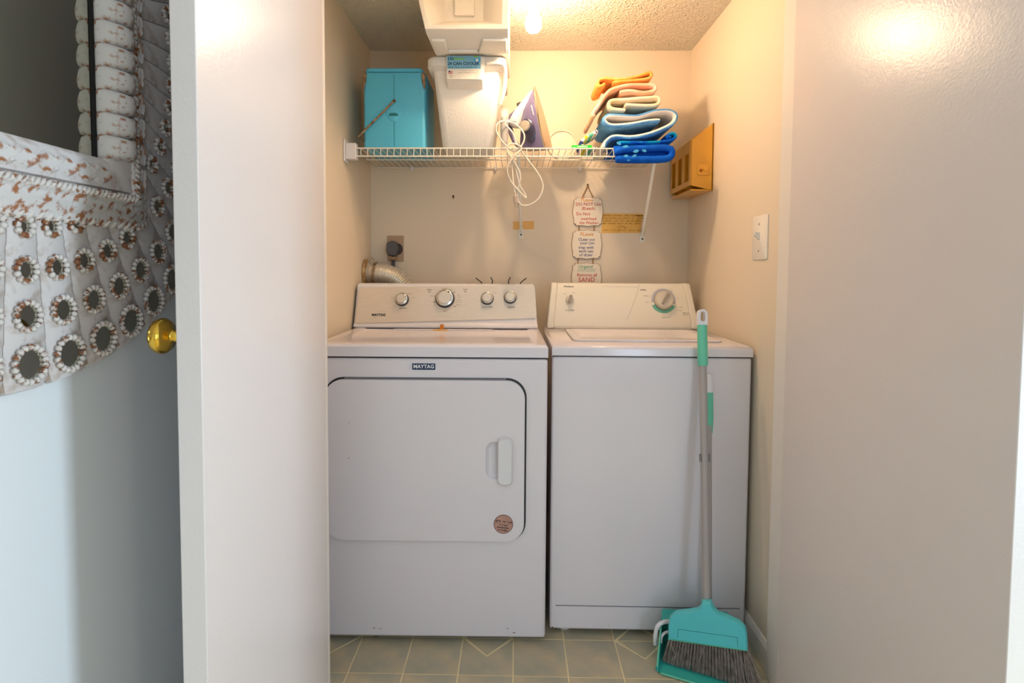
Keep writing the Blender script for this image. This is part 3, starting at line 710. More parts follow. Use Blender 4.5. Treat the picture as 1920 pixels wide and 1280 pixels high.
plate(bm, FL, [(u0, v0), (u0 + LW*0.13, v0), (u0 + LW*0.13, v0 + LHt*0.18), (u0, v0 + LHt*0.18)], 0.0007, 0.001); plate(bm, FL, [(u0 - LW*0.07, v0 + LHt*0.09), (u0 - LW*0.005, v0 + LHt*0.05), (u0 - LW*0.005, v0 + LHt*0.14)], 0.0007, 0.001); obj('label_picture', bm, 'label_cyan', lb)
bm = BM(); plate(bm, FL, [(u0 + LW*0.02, v0 + LHt*0.03), (u0 + LW*0.09, v0 + LHt*0.03), (u0 + LW*0.09, v0 + LHt*0.15), (u0 + LW*0.02, v0 + LHt*0.15)], 0.001, 0.0012); obj('label_picture', bm, 'badge_white', lb)
bm = BM(); plate(bm, FL, rrect(LW*0.12, LHt*0.06, 0.002, 3, u0 + LW*0.02, LHt*0.965), 0.0007, 0.001); obj('label_dot', bm, 'label_green', lb)
bm = BM()
for i in range(5): plate(bm, FL, [(LW*0.05, LHt*(0.22+i*0.03)), (LW*0.17, LHt*(0.22+i*0.03)), (LW*0.17, LHt*(0.236+i*0.03)), (LW*0.05, LHt*(0.236+i*0.03))], 0.0004, 0.0007)
obj('flag_stripes', bm, 'pen_red', lb)
bm = BM(); plate(bm, FL, [(LW*0.05, LHt*0.3), (LW*0.1, LHt*0.3), (LW*0.1, LHt*0.36), (LW*0.05, LHt*0.36)], 0.0005, 0.0009); obj('flag_canton', bm, 'label_navy', lb)
# moulded carry handle on the right-hand rim
bm = BM(); xh = ft1.x - 0.004
hp = smooth_path([(xh - 0.07, 2.158, zr - 0.03), (xh - 0.03, 2.155, zr - 0.028), (xh - 0.004, 2.17, zr - 0.034), (xh + 0.0, 2.2, zr - 0.07), (xh - 0.006, 2.22, zr - 0.12), (xh - 0.02, 2.24, zr - 0.16)], 6)
tube(bm, hp, 0.009, 8, flat=0.8); obj('carry_handle', bm, 'foam', fc, smooth=60)
# second foam cooler lying on its side on top, mouth to the front
f2 = thing('foam_cooler', 'white foam cooler on its side atop the labelled one, open mouth facing out', 'cooler', (-0.19, 2.2, zr))
Yf = 1.95; q0 = at(803, 50, Yf); q1 = at(953, 53, Yf); zl = q0.z
zt2 = ZC - 0.004
mo = lambda x0, x1, y, z0, z1, sk=0.0: [(x0, y, z0), (x1, y, z0), (x1 + sk * 0.1, y, z1), (x0 - sk, y, z1)]
bm = BM()
xo0, xo1 = q0.x - 0.012, q1.x
loft(bm, [mo(xo0 + 0.02, xo1 - 0.0, 2.43, zr + 0.006, zt2 - 0.03, 0.01), mo(xo0 + 0.008, xo1, 2.16, zr + 0.003, zt2 - 0.006, 0.02), mo(xo0 + 0.002, xo1 + 0.0, Yf + 0.03, zl - 0.016, zt2 - 0.002, 0.04), mo(xo0, xo1, Yf, zl - 0.008, zt2, 0.045),
          mo(q0.x + 0.002, q1.x - 0.022, Yf, zl + 0.006, zt2 - 0.004, 0.04), mo(at(838, 24, 2.1).x, at(906, 22, 2.1).x, 2.1, zl + 0.085, zt2 - 0.012, 0.01)])
f2b = obj('body', bm, 'foam', f2, bevel=0.006, smooth=40)
bm = BM()
ua, ub_ = at(842, 60, 2.0), at(902, 60, 2.0)
FU = Frame((0, Yf + 0.035, zl - 0.016), (1, 0, 0), (0, 2.16 - Yf - 0.03, zr + 0.003 - zl + 0.016))
bm = BM(); n_ = -1
W0, W1 = at(834, 58, 2.0).x, at(905, 58, 2.0).x; V0, V1 = at(842, 92, 2.14).x, at(897, 92, 2.14).x
# raised pads at each side of a recessed grip panel on the underside
FUn = Frame(FU.o, (1, 0, 0), FU.v)
def under(P, c): return [FUn.p(a, b, -abs(c)) for a, b in P]
for P in ([(xo0 + 0.012, 0.02), (W0, 0.02), (V0, 0.135), (xo0 + 0.02, 0.135)], [(W1, 0.02), (xo1 - 0.006, 0.02), (xo1 - 0.008, 0.135), (V1, 0.135)], [(V0, 0.116), (V1, 0.116), (V1, 0.137), (V0, 0.137)]):
    loop_prism(bm, [FUn.p(a, b, 0.001) for a, b in P], [FUn.p(a, b, -0.011) for a, b in P])
obj('grip_pads', bm, 'foam', f2, bevel=0.004, smooth=40)
bm = BM(); e0 = at(852, 10, 2.09); bx(bm, e0.x, e0.x + 0.075, 2.086, 2.1, zl + 0.1, zt2 - 0.014); obj('base_emboss', bm, 'foam', f2, bevel=0.003)

# ------------------------------------------------------------------ clear cups beside the cooler
cc = at(934, 284, 2.30)
hC = at(934, 205, 2.30).z - TOP
cc.x = fb1.x + (X1 - fb1.x) * hC / (zr - TOP) + 0.0255
cp = thing('cup_stack', 'nested stack of clear plastic cups between foam cooler and iron', 'cups', (cc.x, cc.y, TOP))
hC = at(934, 205, 2.30).z - TOP
for i in range(6):
    z0 = TOP + i * 0.016
    bm = BM(); hh_ = hC - 0.085
    lathe(bm, [(0.013, z0), (0.0185, z0 + hh_), (0.020, z0 + hh_ + 0.002), (0.019, z0 + hh_ + 0.004), (0.0172, z0 + hh_), (0.0118, z0 + 0.003)], Matrix.Translation((cc.x, cc.y, 0)), 20)
    obj('cup', bm, 'clear_plastic', cp, smooth=50)

# ------------------------------------------------------------------ iron
ib = at(1006, 283, 2.30); tip = at(1003, 161, 2.30)
iron = thing('clothes_iron', 'purple and white steam iron standing on its heel on the wire shelf', 'iron', (ib.x, ib.y, TOP))
Hd = Vector((-0.93, 0.36, 0)).normalized()
heel = Vector((at(1030, 283, 2.29).x, 2.30, TOP + 0.008)); tipw = Vector((tip.x, 2.30, tip.z))
Ld = (tipw - heel); LL = Ld.length; Ld.normalize()
Hd = (Hd - Ld * Hd.dot(Ld)).normalized(); Wd = Ld.cross(Hd).normalized()
if Wd.y > 0: Wd = -Wd          # +w faces the camera
def ip(l, w_, h):
    l += h * max(0.0, -Hd.z / Ld.z) * max(0.0, 1 - l / LL)      # the heel is a level face
    return heel + Ld * l + Wd * w_ + Hd * h
def halfw(t): return 0.056 * (1 - t ** 2.3) ** 0.8 * (0.86 + 0.14 * min(1, t * 5))
def outline(scale_w, l0, l1, h, n=14):
    pts = []
    for i in range(n + 1):
        t = i / n; pts.append(ip(l0 + (l1 - l0) * t, halfw(t) * scale_w, h if not callable(h) else h(t)))
    for i in range(n, -1, -1):
        t = i / n; pts.append(ip(l0 + (l1 - l0) * t, -halfw(t) * scale_w, h if not callable(h) else h(t)))
    return pts
bm = BM(); loft(bm, [outline(1.0, 0, LL, 0), outline(1.0, 0, LL, 0.004), outline(0.96, 0.002, LL * 0.985, 0.008)]); obj('soleplate', bm, 'sole_metal', iron, smooth=30)
bm = BM(); loft(bm, [outline(0.93, 0.003, LL * 0.96, 0.008), outline(0.95, 0.0, LL * 0.95, 0.022), outline(0.88, 0.0, LL * 0.90, lambda t: 0.056 - 0.016 * t), outline(0.74, 0.0, LL * 0.80, lambda t: 0.095 - 0.035 * t), outline(0.42, 0.004, LL * 0.7, lambda t: 0.118 - 0.045 * t)]); obj('housing', bm, 'iron_purple', iron, smooth=50)
# white saddle along the nose, and the handle above it
def sec(l, h, rw, rh, n=10): return [ip(l, rw * math.cos(2*PI*i/n), h + rh * math.sin(2*PI*i/n)) for i in range(n)]
bm = BM(); loft(bm, [sec(LL * a, h, rw, rh) for a, h, rw, rh in ((0.94, 0.02, 0.006, 0.008), (0.87, 0.036, 0.018, 0.016), (0.77, 0.06, 0.032, 0.024), (0.67, 0.088, 0.036, 0.03), (0.57, 0.108, 0.036, 0.032), (0.48, 0.118, 0.034, 0.028), (0.42, 0.116, 0.026, 0.014))]); obj('saddle', bm, 'iron_white', iron, smooth=60)
bm = BM(); loft(bm, [sec(LL * a, h, rw, rh) for a, h, rw, rh in ((0.72, 0.098, 0.014, 0.012), (0.66, 0.122, 0.017, 0.014), (0.58, 0.14, 0.017, 0.012), (0.46, 0.147, 0.016, 0.011), (0.3, 0.145, 0.015, 0.011), (0.15, 0.137, 0.016, 0.012), (0.05, 0.118, 0.018, 0.014), (0.03, 0.095, 0.02, 0.014))]); obj('handle', bm, 'iron_purple', iron, smooth=60)
for a, h, nm in ((0.79, 0.083, 'spray_button'), (0.52, 0.149, 'steam_button'), (0.45, 0.15, 'steam_button')):
    bm = BM(); lathe(bm, [(0.009, -0.01), (0.009, 0.006), (0.007, 0.008)], axis_mat(ip(LL * a, 0.006, h), Hd), 14); obj(nm, bm, 'dark_plastic', iron, smooth=40)
bm = BM(); loft(bm, [[ip(LL * (0.29 + 0.2 * math.cos(t) * s), 0.0425 + c, 0.054 + 0.03 * math.sin(t) * s) for t in [2*PI*i/20 for i in range(20)]] for s, c in ((1, -0.012), (1, 0.008), (0.85, 0.012))]); obj('water_tank', bm, 'iron_tank', iron, smooth=40)
dp_ = ip(LL * 0.37, 0.052, 0.062)
bm = BM(); lathe(bm, [(0.0225, -0.008), (0.0225, 0.008), (0.02, 0.011)], axis_mat(dp_, Wd), 26); dl = obj('dial', bm, 'chrome', iron, smooth=40)
bm = BM(); lathe(bm, [(0.018, 0.01), (0.0175, 0.0135), (0, 0.0145)], axis_mat(dp_, Wd), 26); obj('dial_face', bm, 'marker_grey', dl, smooth=40)
FI = Frame(ip(LL * 0.6, 0.0475, 0.019), Ld * -1, Hd * 1.0)
if FI.n.dot(Wd) < 0: FI = Frame(FI.o, Ld, Hd)
lettering([('~10', FI.mat(0, 0, 0.0), 0.0085, 'CENTER', 0.0003)], 'iron_white', iron, 'brand_lettering')
# flex: loops over the front of the shelf
Dc = SY0 - 0.016
def cpt(px, py, D=Dc): return at(px, py, D)
path = [at(968, 228, 2.30), cpt(955, 226, 2.27), cpt(935, 230, Dc), cpt(931, 246), cpt(944, 268), cpt(962, 283), cpt(974, 278, Dc - 0.008), cpt(983, 262, Dc - 0.01), cpt(980, 246, Dc - 0.006), cpt(962, 230, Dc), cpt(947, 232, Dc - 0.004),
        cpt(962, 250, Dc - 0.012), cpt(972, 275, Dc - 0.014), cpt(990, 300), cpt(1008, 324), cpt(1018, 347), cpt(1013, 368), cpt(998, 382), cpt(980, 385), cpt(972, 376), cpt(971, 356), cpt(976, 330, Dc - 0.006),
        cpt(965, 305, Dc - 0.008), cpt(952, 285, Dc - 0.012), cpt(952, 274, Dc - 0.014), cpt(962, 269, Dc - 0.016), cpt(978, 278, Dc - 0.018), cpt(960, 298, Dc - 0.016), cpt(951, 318, Dc - 0.01), cpt(958, 340), cpt(975, 360, Dc - 0.006), cpt(986, 371, Dc - 0.006), cpt(984, 363, Dc), cpt(974, 345, Dc - 0.003),
        cpt(966, 310, Dc - 0.003), cpt(961, 290, Dc - 0.008), cpt(960, 310, Dc), cpt(963, 345), cpt(966, 362)]
bm = BM(); tube(bm, smooth_path(path, 6), 0.0034, 7); fx_ = obj('power_cord', bm, 'cord_white', iron, smooth=70)
e = cpt(966, 362); e2 = cpt(968, 381)
bm = BM(); tube(bm, [e, e + (e2 - e) * 0.25, e + (e2 - e) * 0.3, e2], [0.005, 0.007, 0.010, 0.011], 10, flat=0.7); pg = obj('plug', bm, 'plug_plastic', fx_, smooth=40)
for s in (-1, 1):
    bm = BM(); q_ = e2 + Vector((s * 0.005, 0, 0)); bx(bm, q_.x - 0.0008, q_.x + 0.0008, q_.y - 0.003, q_.y + 0.003, q_.z - 0.017, q_.z); obj('prong', bm, 'latch_metal', fx_)

# round plastic lid standing behind the iron
lc = at(1054, 277, 2.50); rl = 0.068
M = axis_mat((lc.x, 2.50, TOP + rl + 0.0015), Vector((0.05, -1, 0.12)))
ld = thing('container_lid', 'round translucent cream plastic lid standing on edge behind the iron', 'lid', (lc.x, 2.5, TOP))
bm = BM(); lathe(bm, [(0, 0), (0.052, 0), (0.055, -0.003), (0.062, -0.003), (0.0635, 0.0)], M, 40, capb=False); lathe(bm, [(0, -0.0015), (0.0535, -0.0015), (0.056, -0.005), (0.0615, -0.005)], M, 40, capb=False); obj('panel', bm, 'lid_plastic', ld, smooth=40)
bm = BM(); lathe(bm, [(0.062, -0.012), (rl, -0.012), (rl + 0.001, 0.0), (rl - 0.002, 0.004), (0.0625, 0.004), (0.0615, -0.011)], M, 40, capa=False, capb=False); obj('rim', bm, 'lid_plastic', ld, smooth=40)
# small green box
g = at(1090, 287, 2.262); gx0, gx1 = at(1072, 280, 2.262).x, at(1109, 280, 2.262).x; gz1 = at(1090, 273, 2.262).z
gb_ = thing('small_carton', 'small bright green carton lying by the towels on the wire shelf', 'box', ((gx0 + gx1) / 2, 2.262, TOP))
bm = BM(); bx(bm, gx0, gx1, 2.252, 2.272, TOP, gz1); obj('carton', bm, 'green_box', gb_, bevel=0.0008)
FG = Frame(((gx0 + gx1) / 2, 2.2518, (TOP + gz1) / 2), (1, 0, 0), (0, 0, 1))
lettering([('~3', FG.mat(0.002, 0.0075, 0.0004), 0.006, 'CENTER', 0), ('~9', FG.mat(0.002, 0.0, 0.0004), 0.0095, 'CENTER', 0.0002), ('~8', FG.mat(0.002, -0.0065, 0.0004), 0.006, 'CENTER', 0)], 'badge_white', gb_)
bm = BM(); lathe(bm, [(0.003, 0), (0.003, 0.0005)], FG.mat(-0.031, -0.004, 0), 14); obj('round_mark', bm, 'badge_white', gb_)

# ------------------------------------------------------------------ towels: folded bands of thick cloth
TD = 2.262
def tz(zx, zy, D=TD):           # a spot of the towel pile in the plane of its front edges
    p = at(1080 + zx / 6.095, 120 + zy / 6.095, D); return Vector((p.x, p.z))
def towel(parent, name, pts, th, mats, y0=TD, y1=TD + 0.27, split=None, seed=0, k=6, two_sided=None, squeeze=None, rows=None):
    """band through pts (x,z), thickness th, running back from y0 to y1"""
    P3 = smooth_path([Vector((p.x, 0, p.y)) for p in pts], k); n = len(P3)
    sidea, sideb = [], []
    for i, p in enumerate(P3):
        t = (P3[min(i+1, n-1)] - P3[max(i-1, 0)]).normalized(); nn = Vector((-t.z, 0, t.x))
        h = th / 2 * (0.75 if i in (0, n - 1) else 1)
        sidea.append(p + nn * h); sideb.append(p - nn * h)
    L = sidea + sideb[::-1]; NY = len(rows) - 1 if rows else 10; loops = []
    for jy in range(NY + 1):
        v = jy / NY; y = rows[jy] if rows else y0 + (y1 - y0) * v
        rnd = 0.0 if 0 < jy < NY else 1.0
        lp = []
        for i, q in enumerate(L):
            c = P3[i] if i < n else P3[2 * n - 1 - i]
            q2 = c + (q - c) * (0.78 if rnd else 1.0)
            ns = mnoise.noise(Vector((q.x * 14 + seed * 7.3, y * 9, q.z * 14))) * 0.0012
            yy = y + mnoise.noise(Vector((q.x * 9 + seed, 3.1, q.z * 22))) * (0.0 if rows else 0.008) * (1 - v) + (0.0 if not rnd else (-0.004 if jy == 0 else 0.004))
            zz = q2.z + ns * 0.8
            if squeeze and yy > SY0 - 0.0135:      # over the shelf the folds are pressed up onto the wires
                lo_, hi_ = squeeze; zz = lo_[1] + (zz - lo_[0]) * (hi_ - lo_[1]) / (hi_ - lo_[0])
            lp.append((q2.x + ns, yy, max(zz, TOP + 0.001) if yy > SY0 - 0.0135 else zz))
        loops.append(lp)
    bm = BM(); vs = loft(bm, loops)
    bm.faces.ensure_lookup_table()
    m2 = len(L)
    if two_sided or split:
        for f in bm.faces:
            c = f.calc_center_median()
            if split: f.material_index = split(c)
    if two_sided:
        i = 0; nf = m2
        for jj in range(NY):
            for q in range(m2):
                f = bm.faces[jj * m2 + q]; f.material_index = 0 if q < n - 1 or q == m2 - 1 else 1
    # end caps as quads so they stay clean
    caps = [f for f in bm.faces if len(f.verts) > 4]
    bmesh.ops.delete(bm, geom=caps, context='FACES_ONLY')
    for row, flip in ((vs[0], True), (vs[-1], False)):
        mid = [bm.verts.new((row[i].co + row[m2-1-i].co) / 2 + Vector((0, -0.003 if flip else 0.003, 0))) for i in range(n)]
        for i in range(n - 1):
            f = bm.faces.new((row[i], row[i+1], mid[i+1], mid[i])); g_ = bm.faces.new((mid[i], mid[i+1], row[m2-2-i], row[m2-1-i]))
            if two_sided: g_.material_index = 1
            if split: f.material_index = g_.material_index = split(f.calc_center_median())
    return obj(name, bm, mats, parent, smooth=70)
GRP = 'folded towels piled on the wire shelf'
def tw(label, px):
    p = tz(px, 900); return thing('folded_towel', label, 'towel', (p.x, TD + 0.13, TOP), group=GRP)
S = lambda *a: [tz(x, y) for x, y in a]
th = 0.026
# royal blue, lowest
t1 = tw('royal blue folded towel with pale petals, at the bottom of the pile', 760)
zb = tz(0, 0); base = TOP
T1 = [tz(x, y, SY0 - 0.04) for x, y in ((450, 1000), (600, 970), (820, 960), (1010, 955), (1090, 985), (1085, 1055), (980, 1080), (700, 1085), (460, 1080))]
low = min(p.y for p in T1) - th / 2 - 0.003; high = max(p.y for p in T1) + th / 2
towel(t1, 'cloth', T1, th, ['terry_royal'], rows=[SY0 - 0.045, SY0 - 0.036, SY0 - 0.024, SY0 - 0.016, SY0 - 0.012, 2.30, 2.35, 2.40, 2.46, 2.53], seed=1, squeeze=((low, TOP + 0.002), high))
Fpet = Frame((0, SY0 - 0.05, 0), (1, 0, 0), (0, 0, 1))
for (x, y, a, sz) in ((685, 995, 0.2, 34), (780, 990, -0.3, 28), (565, 945, 0.1, 34), (490, 905, -0.5, 28), (610, 1085, 0.7, 30), (570, 1050, 0.0, 28), (665, 1050, 0.4, 28)):
    p = tz(x, y, SY0 - 0.05); bm = BM(); s_ = sz / 6.095 * TD / F_PX
    plate(bm, Fpet, [(p.x + math.cos(a) * s_ * u - math.sin(a) * s_ * v, p.y + math.sin(a) * s_ * u + math.cos(a) * s_ * v) for u, v in ((-1, 0), (-0.4, -0.45), (0.5, -0.5), (1, 0), (0.5, 0.5), (-0.4, 0.45))], -0.006, 0.0005); obj('petal_print', bm, 'petal_blue', t1)
t2 = tw('bright blue and cyan towel with a rolled right end, second from the bottom', 1000)
towel(t2, 'cloth', S((480, 896), (700, 896), (900, 893), (1080, 872), (1140, 825), (1115, 794), (1060, 806), (1050, 832), (1085, 838)), 0.013, ['terry_cyan'], seed=2)
t3 = tw('striped beach towel with yellow, teal and navy bands under the light blue one', 200)
def stripes(c):
    u = (c.x - tz(40, 0).x) / (tz(340, 0).x - tz(40, 0).x)
    for lim, i in ((0.14, 0), (0.24, 1), (0.36, 2), (0.42, 1), (0.58, 3), (0.66, 1), (0.7, 0), (0.8, 1), (0.98, 2)):
        if u < lim: return i
    return 1
towel(t3, 'cloth', S((245, 950), (170, 950), (95, 930), (75, 875), (130, 815), (205, 775), (258, 742)), 0.017, ['stripe_navy', 'terry_white', 'stripe_yellow', 'stripe_teal'], y0=TD + 0.032, y1=TD + 0.16, split=stripes, seed=3)
t4 = tw('thick light blue and white towel folded in a wide loop, mid pile', 740)
towel(t4, 'cloth', S((322, 955), (350, 880), (440, 828), (640, 833), (830, 800), (1010, 732), (1120, 660), (1140, 585), (1060, 535), (900, 545), (700, 600), (520, 595), (370, 590), (325, 645), (400, 700), (600, 690), (800, 655), (960, 640)),
      0.0185, ['terry_white', 'terry_blue'], two_sided=True, seed=4, k=5)
t5 = tw('cream towel folded flat, between the light blue and the peach towels', 660)
towel(t5, 'cloth', S((560, 530), (420, 515), (375, 470), (410, 415), (600, 405), (820, 390), (930, 385), (955, 430), (900, 470), (700, 475), (560, 465)), 0.0155, ['terry_cream'], seed=5)
t6 = tw('peach and white towel with a drooping left edge, second from the top', 620)
towel(t6, 'cloth', S((210, 600), (200, 560), (260, 470), (340, 350), (420, 290), (600, 245), (780, 240), (890, 250), (900, 300), (780, 325), (620, 310), (500, 325)), 0.016, ['terry_peach', 'terry_peach'], two_sided=True, seed=6)
t7 = tw('orange towel folded on the very top of the pile', 560)
towel(t7, 'cloth', S((330, 228), (270, 256), (255, 203), (320, 168), (480, 176), (640, 156), (780, 112), (850, 98), (855, 148), (760, 178), (600, 192), (420, 212)), 0.0125, ['terry_orange'], y1=TD + 0.17, seed=7)
bm = BM(); p = tz(316, 212); ball(bm, (p.x, TD + 0.012, p.y), 0.008, 2, (1, 0.9, 0.8)); obj('red_lining', bm, 'terry_red', t7, smooth=60)

# ------------------------------------------------------------------ ceiling bulb
bl = at(1000, 45, 2.0)
lamp = thing('ceiling_lampholder', 'bare glowing bulb in a white porcelain holder on the closet ceiling', 'lamp', (bl.x, bl.y, ZC))
Mx = Matrix.Translation((bl.x, bl.y, ZC)) @ Matrix.Rotation(PI, 4, 'X')
zb = ZC - bl.z
bm = BM(); lathe(bm, [(0.0, 0), (0.056, 0), (0.056, 0.008), (0.048, 0.014), (0.024, 0.02), (0.022, zb - 0.075), (0.0, zb - 0.075)], Mx, 32); obj('holder', bm, 'porcelain', lamp, smooth=35)
bm = BM(); lathe(bm, [(0.014, zb - 0.076), (0.014, zb - 0.052)], Mx, 20); obj('bulb_cap', bm, 'porcelain', lamp, smooth=35)
bm = BM(); lathe(bm, [(0.0145, zb - 0.054), (0.017, zb - 0.042), (0.025, zb - 0.022), (0.0295, zb - 0.002), (0.028, zb + 0.014), (0.019, zb + 0.026), (0.008, zb + 0.0305), (0, zb + 0.031)], Mx, 28); o = obj('bulb', bm, 'bulb_glass', lamp, smooth=60); o['label'] = 'glowing frosted bulb'

# ------------------------------------------------------------------ amber rack on the right wall
RX = at(1296, 300, 2.33).x; RY0 = 2.325; RY1 = 2.615
zb_ = at(1333, 357, RY0).z; zt_ = at(1333, 229, RY0).z; zf = at(1297, 262, RY0).z; zfb = at(1297, 347, RY0).z
rk = thing('letter_rack', 'amber plastic letter rack with stepped pockets on the right closet wall', 'rack', (XR, 2.47, zb_))
def side_panel(y, grow=0.0, zoff=0.0):
    bm = BM(); P = [(XR - 0.002, zb_ + zoff), (RX - grow, zfb + zoff), (RX - grow, zf + zoff), (XR - 0.002, zt_ + zoff)]
    loop_prism(bm, [(x, y, z) for x, z in P], [(x, y + 0.005, z) for x, z in P]); return obj('divider', bm, 'amber', rk, bevel=0.001)
NB = 3; pitch = (RY1 - RY0) / NB
for i in range(NB + 1): side_panel(RY0 + i * pitch - (0.005 if i == NB else 0), 0.004 * (i > 0), 0.0)
bm = BM(); bx(bm, XR - 0.006, XR - 0.001, RY0, RY1, zb_, zt_ - 0.004); obj('back_plate', bm, 'amber', rk)
for i in range(NB):
    y0, y1 = RY0 + i * pitch + 0.005, RY0 + (i + 1) * pitch
    bm = BM(); bx(bm, RX, XR - 0.006, y0, y1, zb_ + 0.0, zb_ + 0.006); obj('pocket_floor', bm, 'amber', rk)
    x_ = RX - 0.004; t_ = 0.005; o0, o1 = zfb + 0.03, zf - 0.055
    bm = BM(); bx(bm, x_, x_ + t_, y0, y1, zfb, zfb + 0.022); bx(bm, x_, x_ + t_, y0, y1, zf - 0.05, zf); bx(bm, x_, x_ + t_, y0, y0 + 0.02, zfb + 0.022, zf - 0.05); bx(bm, x_, x_ + t_, y1 - 0.014, y1, zfb + 0.022, zf - 0.05)
    obj('pocket_front', bm, 'amber', rk, bevel=0.001)
    bm = BM(); bx(bm, x_ + 0.035, x_ + 0.04, y0, y1, zfb + 0.01, zf + 0.02); obj('inner_panel', bm, 'amber', rk)
FR = Frame((0, RY0, 0), (1, 0, 0), (0, 0, 1)); a, b = FR.hit(1318, 318)
bm = BM(); plate(bm, FR, rrect(0.046, 0.046, 0.005, 3, a, b), 0, 0.004); hk = obj('hook_plate', bm, 'amber', rk, bevel=0.001)
bm = BM(); lathe(bm, [(0.006, 0.004), (0.006, 0.016), (0.009, 0.018), (0.009, 0.022)], FR.mat(a + 0.003, b + 0.002, 0), 14); obj('hook', bm, 'amber', hk, smooth=40)
bm = BM(); lathe(bm, [(0.007, 0.004), (0.007, 0.0046)], FR.mat(a - 0.01, b - 0.004, 0), 12); obj('hook_slot', bm, 'amber_dark', hk)

# light switch on the right wall
FS = Frame((XR, 1.84, 1.235), (0, -1, 0), (0, 0, 1))
sa0, sb0 = FS.hit(1413, 487); sa1, sb1 = FS.hit(1441, 401)
sa0, _ = FS.hit(1413, 446); sa1, _ = FS.hit(1441, 446)
sw = thing('light_switch', 'white wall switch plate with one toggle, beside the door jamb', 'light switch', (XR, 1.84, FS.p(0, (sb0 + sb1) / 2).z))
sc_, sv = (sa0 + sa1) / 2, (sb0 + sb1) / 2
bm = BM(); P = rrect(abs(sa1 - sa0), sb1 - sb0, 0.006, 4, sc_, sv); P2 = rrect(abs(sa1 - sa0) - 0.008, sb1 - sb0 - 0.008, 0.005, 4, sc_, sv)
sgn = 1 if FS.n.x < 0 else -1
loft(bm, [[FS.p(a, b, sgn * 0.0005) for a, b in P], [FS.p(a, b, sgn * 0.004) for a, b in P], [FS.p(a, b, sgn * 0.0065) for a, b in P2]]); obj('plate', bm, 'switch_white', sw, smooth=40)
tp = FS.p(sc_, sv + 0.004, sgn * 0.006)
bm = BM(); loop_prism(bm, [tp + Vector((0, s * 0.007, z)) for s, z in ((-1, -0.013), (1, -0.013), (1, 0.013), (-1, 0.013))], [tp + Vector((-0.016, s * 0.005, z + 0.01)) for s, z in ((-1, -0.006), (1, -0.006), (1, 0.004), (-1, 0.004))]); obj('toggle', bm, 'switch_white', sw, bevel=0.001)
for dz in (-0.045, 0.045):
    bm = BM(); lathe(bm, [(0.0035, 0), (0.0035, 0.0018), (0.002, 0.0022)], axis_mat(FS.p(sc_, sv + dz, sgn * 0.006), Vector((-1, 0, 0))), 12); obj('screw', bm, 'marker_grey', sw)

# ------------------------------------------------------------------ hanging signs on the back wall
def bpt(px, py): return BACK.hit(px, py)
sg = thing('hanging_sign', 'three white plaques with handwritten laundry rules hung on twine', 'sign', (bpt(1100, 500)[0], YB, 1.235 + bpt(1100, 526)[1]))
def plaque(px, py0, py1, wpx):
    cx, y1_ = bpt(px, py0); _, y0_ = bpt(px, py1); W = wpx * YB / F_PX; Hh = y1_ - y0_; cy = (y0_ + y1_) / 2
    c = 0.012; P = []
    half = [(W/2 - 0.014, Hh/2 - 0.003), (W/2 - 0.0125, Hh/2 - 0.011), (W/2 - 0.003, Hh/2 - 0.0135), (W/2 - 0.0035, Hh/2 - 0.03), (W/2 + 0.001, Hh*0.14), (W/2 + 0.003, 0)]
    top = [(0, Hh/2 + 0.001), (0.012, Hh/2 - 0.0015), (0.028, Hh/2 - 0.004)]
    q1 = top + half
    P = q1 + [(x, -y) for x, y in q1[::-1][1:]]
    P = P + [(-x, y) for x, y in P[::-1][1:-1]]
    bm = BM(); plate(bm, BACK, [(cx + x, cy + y) for x, y in P][::-1], 0.006, 0.0105)
    o = obj('plaque', bm, 'plaque_wood', sg)
    bm = BM(); plate(bm, BACK, [(cx + x * 1.025, cy + y * 1.02) for x, y in P][::-1], 0.004, 0.0085); obj('plaque_edge', bm, 'plaque_edge', o)
    return o
def st_(s, px, py, size, rot=0.0, bold=0.0001):
    a, b = bpt(px, py); return (s, BACK.mat(a, b, 0.0112, rot), size, 'CENTER', bold)
pA = plaque(1102, 370.5, 424, 53); pB = plaque(1100, 431.5, 485, 53); pC = plaque(1099.5, 493, 546, 53)
lettering([st_('PLease', 1100, 375.5, 0.021)], 'pen_orange', pA)
lettering([st_('DO NOT Use', 1102.5, 383.5, 0.0205), st_('.BLeach.', 1102.5, 391.3, 0.0205), st_('Do Not', 1093, 401.5, 0.0205), st_('.overload', 1102.5, 410.3, 0.0205), st_('the Washer', 1103.5, 418, 0.0185)], 'pen_red', pA)
lettering([st_('PLease', 1100, 439.3, 0.023)], 'pen_orange', pB)
lettering([st_('CLean out', 1099, 449.2, 0.0185), st_('your Lint', 1100.5, 455.8, 0.0185), st_('trap with', 1098.5, 464, 0.0195), st_('each use', 1098, 471, 0.0195), st_('of dryer', 1098, 478, 0.0195)], 'pen_blue', pB)
lettering([st_('Urgent!', 1098, 500, 0.023)], 'pen_green', pC)
bm = BM()
for y_ in (505.5, 508):
    a, b = bpt(1082, y_); a2, _ = bpt(1116, y_); plate(bm, BACK, [(a, b), (a2, b), (a2, b + 0.0012), (a, b + 0.0012)], 0.0105, 0.0112)
obj('underline', bm, 'pen_green', pC)
lettering([st_('Remove all', 1100, 515.5, 0.0215), st_('SAND', 1099.5, 524.5, 0.03)], 'pen_red', pC)
def cord_(pts):
    bm = BM(); tube(bm, [BACK.p(*bpt(*p), c) for *p, c in pts], 0.0022, 6); return obj('twine', bm, 'twine', sg)
cord_([(1091, 371, 0.008), (1101.5, 349, 0.006)]); cord_([(1101.5, 349, 0.006), (1112, 371, 0.008)])
for a_, b_2 in (((1086, 422), (1085, 434)), ((1114, 422), (1113, 434)), ((1084, 484), (1083, 495)), ((1112, 484), (1111, 495))): cord_([(*a_, 0.006), (*b_2, 0.006)])
